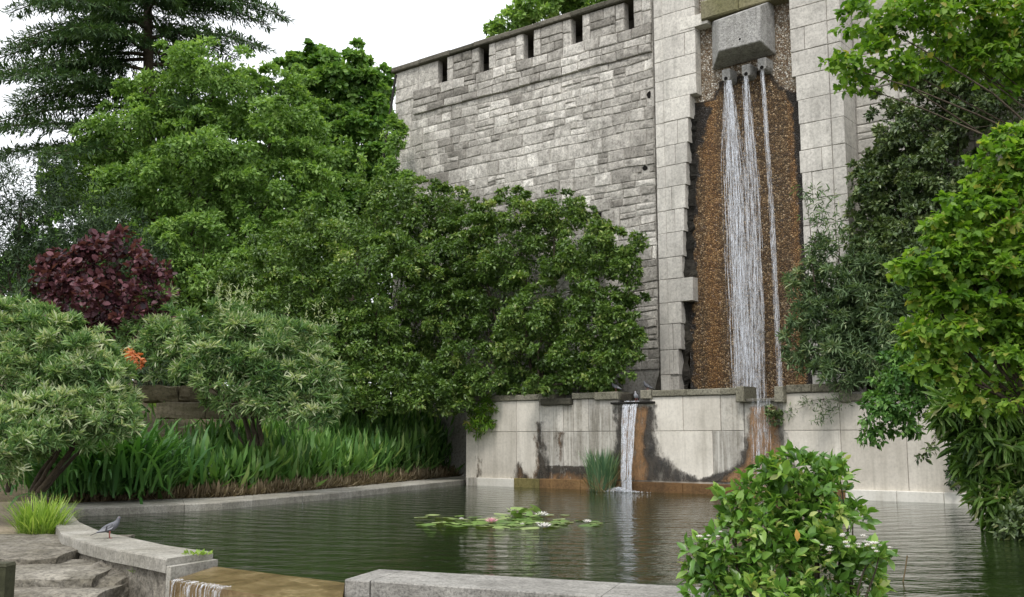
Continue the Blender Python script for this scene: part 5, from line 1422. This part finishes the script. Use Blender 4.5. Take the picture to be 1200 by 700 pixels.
# box elder: trunk stands on the right bank outside the picture
ge = ground_at(1500, 13.5, 0.0)
plant('box_elder', 'bright green box elder bough arching over the clean pilaster', 'tree', ge,
      bl(13.5, (1085, 35, 56, 36), (1030, 25, 40, 26), (1022, 78, 36, 24), (1135, 20, 55, 40), (990, 78, 20, 13, 13.3), (1165, 78, 44, 36), (1060, 80, 26, 16), (1000, 100, 16, 12), (1190, 30, 40, 50), (1120, 65, 30, 20), (1260, 60, 70, 70), (1340, 120, 80, 90)),
      10500, 0.115, 'lobed', 'lf_elder', 0.055, nsub=40, flat=0.55, stray=0.25, sub_r=(0.2, 0.38), fork=0.55, tname='trunk', singles=260, droop=0.45, fill=0.1)
plant('box_elder', 'yellow-green box elder sapling with large leaves leaning in front of the ivy', 'tree', ground_at(1330, 10.2, 0.0),
      bl(10.2, (1150, 265, 48, 38), (1102, 312, 36, 30), (1180, 325, 56, 58), (1132, 378, 48, 46), (1182, 430, 44, 54), (1172, 190, 26, 22), (1118, 440, 24, 18), (1150, 470, 24, 14), (1090, 345, 22, 18), (1200, 240, 40, 40), (1240, 340, 60, 100), (1062, 318, 18, 14), (1080, 395, 22, 20), (1110, 275, 26, 22), (1160, 225, 24, 18), (1095, 425, 22, 18), (1140, 330, 40, 40), (1190, 390, 40, 40), (1188, 165, 22, 14), (1205, 200, 30, 30)),
      16500, 0.092, 'lobed', 'lf_elder', 0.05, nsub=36, flat=0.5, stray=0.25, vbase=0.55, sub_r=(0.2, 0.38), fork=0.55, stems=3, tname='stem', singles=300, droop=0.4, fill=0.12)
# foreground bush
bz = ground_at(915, 8.6, -0.74)
fb = plant('leafy_bush', 'glossy green leafy bush with white blossom in front of the near kerb', 'shrub', bz,
      bl(8.6, (915, 605, 48, 32), (882, 645, 46, 34), (955, 650, 50, 36), (918, 690, 88, 32), (842, 675, 30, 20), (998, 672, 24, 24), (935, 562, 34, 20), (905, 553, 14, 16), (976, 562, 13, 16), (880, 590, 28, 22), (960, 600, 36, 26), (920, 750, 110, 50), (860, 730, 60, 40), (984, 548, 7, 12), (928, 540, 10, 10), (862, 612, 14, 16), (872, 575, 8, 14), (1000, 605, 12, 12), (958, 575, 14, 14), (820, 650, 16, 12), (1016, 654, 18, 9, 8.3), (1032, 650, 9, 6, 8.25)),
      7000, 0.105, 'leaf', 'lf_bush', 0.035, stems=5, spread=0.25, fork=0.35, nsub=32, sub_r=(0.22, 0.4), tname='stem', singles=300, droop=0.0, dirup=0.2, out=0.9, fill=0.12, stray=0.4, shell=(0.5, 1.12), vbase=0.52)
def flower(root, loc, r, mat, n=9, rings=2, name='flower', tilt=0.5):
    fo = bpy.data.objects.new(name, None); link(fo, root); fo.location = Vector(loc) - root.location
    m = MB()
    for q in range(rings):
        for k in range(n):
            a = 2 * math.pi * (k + 0.5 * q) / n; up = (0.35 + 0.55 * q) * (1 if rings > 1 else 0.6)
            d = Vector((math.cos(a), math.sin(a), up)).normalized(); sd_ = Vector((-math.sin(a), math.cos(a), 0)); L = r * (1 - 0.2 * q)
            m.add([d * L * 0.08, d * L * 0.5 + sd_ * L * 0.22, d * L + Vector((0, 0, L * 0.12)), d * L * 0.5 - sd_ * L * 0.22, d * L * 0.5 - Vector((0, 0, L * .06))], [(0, 4, 1), (1, 4, 2), (2, 4, 3), (3, 4, 0)], 0.5)
    me = bpy.data.meshes.new('petals'); me.from_pydata(m.v, [], m.f); setv(me, 0.5); me.materials.append(M[mat]); link(bpy.data.objects.new('petals', me), fo)
    m = MB(); m.tube([(0, 0, 0), (0, 0, r * 0.35)], [r * 0.18, r * 0.12], 7)
    me = bpy.data.meshes.new('stamens'); me.from_pydata(m.v, [], m.f); setv(me, 0.5); me.materials.append(M['stamen']); link(bpy.data.objects.new('stamens', me), fo)
    return fo
for (x, y, r) in ((822, 630, .03), (828, 632, .022), (843, 627, .022), (985, 628, .03), (990, 640, .035), (1010, 630, .03), (1016, 640, .035), (1023, 641, .04), (1031, 641, .03), (1008, 642, .028), (972, 645, .03), (966, 642, .022), (1028, 645, .028), (1041, 644, .02)):
    for q_ in range(2): flower(fb, at_d(x + random.uniform(-4, 4), y + random.uniform(-4, 3), 8.15 + random.uniform(-.1, .1)), r * 1.05, 'petal_white', 6, 3)
me = leaf_mesh('dead_leaf', np.zeros((1, 3)), np.array([[0.15, 0.1, -1.0]]), np.array([[0.1, -1.0, .1]]), np.array([0.1]), 'leaf', np.array([0.5]), 'lf_orange')
o = bpy.data.objects.new('dead_leaf', me); link(o, fb); o.location = at_d(933, 620, 8.0) - fb.location; o['label'] = 'single orange dead leaf'
# straw stalk in the water
m = MB(); a_ = at_z(1057, 682, 0.0); m.tube([a_ + Vector((0, 0, -.05)), a_ + Vector((.04, 0, .12)), a_ + Vector((.07, 0, .27))], 0.008, 5)
o = m.build('reed_stalk', 'lf_dry', origin=a_); tag(o, 'single pale dry stalk sticking out of the open water', 'stalk')

# ================================================================ WATER LILIES
lily = empty('water_lily', 'patch of floating green lily pads with white and pink flowers', 'water lily', at_z(600, 611, 0.0))
pads = []
for t in (0.1, 0.3, 0.5, 0.7, 0.9):
    m = MB(); vs = [(0, 0, 0.0)]
    for k in range(13):
        a = 0.25 + (2 * math.pi - 0.5) * k / 12
        vs.append((math.cos(a), math.sin(a), 0.03 * math.sin(a * 3 + t * 9)))
    m.add(vs, [(0, k, k + 1) for k in range(1, 13)])
    me = bpy.data.meshes.new('lily_pad'); me.from_pydata(m.v, [], m.f); setv(me, t); me.materials.append(M['lf_pad']); pads.append(me)
spots = []
for k in range(900):
    u = random.gauss(592, 32) if random.random() < 0.86 else random.uniform(505, 700)
    y = random.gauss(611.5, 3.2)
    if y < 603 or y > 620: continue
    p = at_z(u, y, 0.006)
    r = random.uniform(0.1, 0.2)
    if any((p - q).length < (r + s_) * 0.72 for q, s_ in spots): continue
    spots.append((p, r))
    if len(spots) >= 72: break
for i, (p, r) in enumerate(spots):
    o = bpy.data.objects.new('lily_pad', random.choice(pads)); link(o, lily); o.location = p + Vector((0, 0, random.uniform(0, .01))) - lily.location
    o.scale = (r, r, r); o.rotation_euler = (random.uniform(-.06, .06), random.uniform(-.06, .06), random.uniform(0, 6.28))
for k in range(12):   # leaves lifted above the water
    p = at_z(random.gauss(612, 12), random.gauss(606, 1.5), 0.0); o = bpy.data.objects.new('lily_pad', random.choice(pads)); link(o, lily)
    o.location = p + Vector((0, 0, random.uniform(0.05, .16))) - lily.location; r = random.uniform(.09, .15); o.scale = (r, r, r); o.rotation_euler = (random.uniform(-.7, .7), random.uniform(-.6, .6), random.uniform(0, 6.28))
for (x, y, r, mt) in ((576, 613, .15, 'petal_pink'), (635, 606, .165, 'petal_white'), (638, 619, .15, 'petal_white'), (688, 613, .1, 'petal_white'), (541, 609, .06, 'petal_white'), (612, 615, .05, 'petal_white'), (630, 614, .05, 'petal_white')):
    flower(lily, at_z(x, y, 0.02), r, mt, 10, 3)

# ================================================================ STEPS, ROCK, POST
def rough_slab(name, label, px0, px1, front_y, z, depth, h, mat='step', cat='step', group=None, amp=0.035, xr=None):
    a = at_z(px0, front_y, z); b = at_z(px1, front_y, z)
    L = b.x - a.x
    bm = bmesh.new(); nx_, ny_, nz_ = 26, 8, 6
    bmesh.ops.create_cube(bm, size=1.0); bmesh.ops.subdivide_edges(bm, edges=bm.edges[:], cuts=23, use_grid_fill=True)
    sd_ = random.uniform(0, 50)
    for v in bm.verts:
        x, y, zz = v.co
        X, Y, Z = x * L, y * depth, (zz - 0.5) * h
        rnd = 0.05 * (abs(y * 2) ** 6) * (1 if y < 0 else 0)
        n_ = fbm(X * 2.2 + sd_, Y * 2.2 + Z * 4, 51) - .5; n3 = fbm(X * 7 + sd_, Y * 7 + Z * 7, 53) - .5; n4 = fbm(X * 1.1, Z * 3 + sd_, 55) - .5
        n6 = fbm(X * 17 + sd_, Y * 17 + Z * 15, 57) - .5; n3 = n3 + n6 * 0.5
        v.co = (X + n3 * 0.04, Y + n4 * 0.05 * (1 if y < 0 else 0.2) + n3 * 0.05, Z + n_ * amp * 1.1 - rnd * (1 if zz > 0 else 0) + n3 * 0.02)
    me = bpy.data.meshes.new(name); bm.to_mesh(me); bm.free(); setv(me, random.uniform(.3, .8)); me.materials.append(M[mat])
    o = bpy.data.objects.new(name, me); link(o); o.location = ((a.x + b.x) / 2, a.y + depth / 2, z)
    tag(o, label, cat, group); return o
G1 = 'worn stone steps beside the kerb'
rough_slab('stone_step', 'topmost worn stone step beneath the grass tuft', -160, 66, 650, 0.03, 2.7, 0.34, group=G1, amp=0.04)
rough_slab('stone_step', 'middle worn stone step, second down from the grass tuft', -70, 108, 674, -0.09, 1.5, 0.34, group=G1)
rough_slab('stone_step', 'lower worn stone step beside the rough boulder', -70, 112, 697, -0.23, 1.4, 0.34, group=G1)
rough_slab('stone_step', 'lowest worn stone step at the foot of the flight', -60, 160, 735, -0.36, 1.4, 0.36, group=G1)
# boulder between the steps and the kerb
rc = at_z(118, 690, -0.3); bm = bmesh.new(); bmesh.ops.create_icosphere(bm, subdivisions=4, radius=1.0)
for v in bm.verts:
    c_ = v.co.copy(); n_ = fbm(c_.x * 2 + 4, c_.y * 2 + c_.z * 2.3, 61) - .5; n3 = fbm(c_.x * 6, c_.y * 6 + c_.z * 5, 63) - .5
    c_ = Vector((math.copysign(abs(c_.x) ** .75, c_.x), math.copysign(abs(c_.y) ** .75, c_.y), math.copysign(abs(c_.z) ** .7, c_.z)))
    v.co = Vector((c_.x * 0.42, c_.y * 0.85, c_.z * 0.36)) * (1 + n_ * 0.35 + n3 * 0.18) + Vector((0, 0, c_.y * 0.16))
me = bpy.data.meshes.new('boulder'); bm.to_mesh(me); bm.free(); setv(me, 0.45); me.materials.append(M['step'])
o = bpy.data.objects.new('boulder', me); link(o); o.location = (rc.x, rc.y + 0.35, -0.42); tag(o, 'rough sloping boulder wedged between the steps and the kerb footing', 'rock')
pp_ = at_d(3, 661, 9.2)
m = MB(); bx0 = pp_.x - 0.1
q = [(-.09, -.09), (.075, -.09), (.075, .09), (-.09, .09)]
m.prism([Vector((pp_.x + a, pp_.y + b, -0.78)) for a, b in q], [Vector((pp_.x + a, pp_.y + b, pp_.z - 0.015)) for a, b in q], 0.4)
m.prism([Vector((pp_.x + a * 1.06, pp_.y + b * 1.06, pp_.z - 0.015)) for a, b in q], [Vector((pp_.x + a * .9, pp_.y + b * .9, pp_.z + 0.012)) for a, b in q], 0.9)
o = m.build('wooden_post', 'postwood', origin=(pp_.x, pp_.y, -0.78)); tag(o, 'dark mossy square post at the edge of the stone steps', 'post')

# ================================================================ PIGEONS
def pigeon(label, loc, heading, pale=False, crouch=False, group='pigeons at the pond'):
    root = empty('pigeon', label, 'pigeon', loc, group); root.rotation_euler = (0, 0, heading)
    def sub(name, m, mat, smooth=True):
        me = bpy.data.meshes.new(name); me.from_pydata(m.v, [], m.f); setv(me, 0.5); me.materials.append(M[mat])
        if smooth: me.polygons.foreach_set('use_smooth', [True] * len(me.polygons))
        o = bpy.data.objects.new(name, me); link(o, root); return o
    dz = -0.035 if crouch else 0.0
    rings = [(-.165, .075, .012, .006), (-.13, .09, .028, .016), (-.09, .108, .045, .036), (-.04, .13, .056, .052), (.015, .15, .058, .058), (.06, .175, .05, .053), (.088, .205, .036, .038), (.1, .232, .026, .027), (.106, .252, .023, .025), (.114, .270, .022, .023), (.124, .281, .014, .014)]
    m = MB(); vs, fs = [], []; K = 10
    for i, (x, z, ry, rz) in enumerate(rings):
        a, b = rings[max(0, i - 1)], rings[min(len(rings) - 1, i + 1)]; t = Vector((b[0] - a[0], 0, b[1] - a[1])).normalized(); u = Vector((-t.z, 0, t.x))
        for k in range(K):
            th = 2 * math.pi * k / K; vs.append(Vector((x, 0, z + dz)) + Vector((0, 1, 0)) * ry * math.cos(th) + u * rz * math.sin(th))
    for i in range(len(rings) - 1):
        for k in range(K): fs.append((i * K + k, i * K + (k + 1) % K, (i + 1) * K + (k + 1) % K, (i + 1) * K + k))
    fs += [tuple(range(K - 1, -1, -1)), tuple(range((len(rings) - 1) * K, len(rings) * K))]
    m.add(vs, fs); sub('body', m, 'pg_pale' if pale else 'pg_body')
    m = MB(); m.tube([(.128, 0, .274 + dz), (.14, 0, .268 + dz), (.15, 0, .26 + dz)], [.007, .005, .001], 6); sub('beak', m, 'pg_dark')
    for s_ in (-1, 1):
        m = MB(); pr = [(.065, .17), (.04, .195), (-.02, .175), (-.1, .125), (-.17, .085), (-.12, .092), (-.05, .105), (.03, .125)]
        vs = [Vector((x, s_ * (.052 if -.06 < x < .05 else .036), z + dz)) for x, z in pr] + [Vector((x * .97, s_ * (.066 if -.06 < x < .05 else .044), z + dz)) for x, z in pr]
        n = len(pr); m.add(vs, [tuple(range(n)), tuple(range(n, 2 * n))[::-1]] + [(i, (i + 1) % n, n + (i + 1) % n, n + i) for i in range(n)]); sub('wing', m, 'pg_pale' if pale else 'pg_wing', False)
        m = MB()
        m.add([Vector((-.02, s_ * .0675, .17 + dz)), Vector((-.035, s_ * .0675, .165 + dz)), Vector((-.05, s_ * .0675, .108 + dz)), Vector((-.03, s_ * .0675, .105 + dz))], [(0, 1, 2, 3)]); sub('wing_bar', m, 'pg_dark', False)
        m = MB(); m.tube([(.005, s_ * .025, .1 + dz), (.0, s_ * .025, .05 + dz * .5), (.004, s_ * .025, .008)], [.012, .006, .005], 6)
        for an in (-.5, 0, .5): m.tube([(.004, s_ * .025, .006), (.004 + .03 * math.cos(an), s_ * .025 + .03 * math.sin(an), .003)], .003, 4)
        sub('leg', m, 'pg_leg')
        m = MB(); m.tube([(.118, s_ * .0205, .274 + dz), (.118, s_ * .0235, .274 + dz)], .004, 6); sub('eye', m, 'pg_leg')
    m = MB(); m.prism([(-.15, -.02, .076 + dz), (-.24, -.028, .042 + dz), (-.24, .028, .042 + dz), (-.15, .02, .076 + dz)], [(-.13, -.02, .092 + dz), (-.235, -.03, .049 + dz), (-.235, .03, .049 + dz), (-.13, .02, .092 + dz)]); sub('tail', m, 'pg_dark', False)
    return root
pigeon('slate grey pigeon standing on the curved pond kerb', at_z(128, 631, KZ), math.radians(14))
pigeon('grey pigeon on the coping next to the notch where water spills', LW.pt(sx(722, 459, -.1), zct, -0.1), math.radians(165))
pigeon('pale pigeon perched in the notch right above the spilling water', LW.pt(sx(746, 471, .05), zn1, 0.06), math.radians(250), pale=True)
pigeon('grey pigeon crouching on the short coping post beside the notch', LW.pt(sx(759, 458, -.1), zct + 0.02, -0.1), math.radians(205), crouch=True)
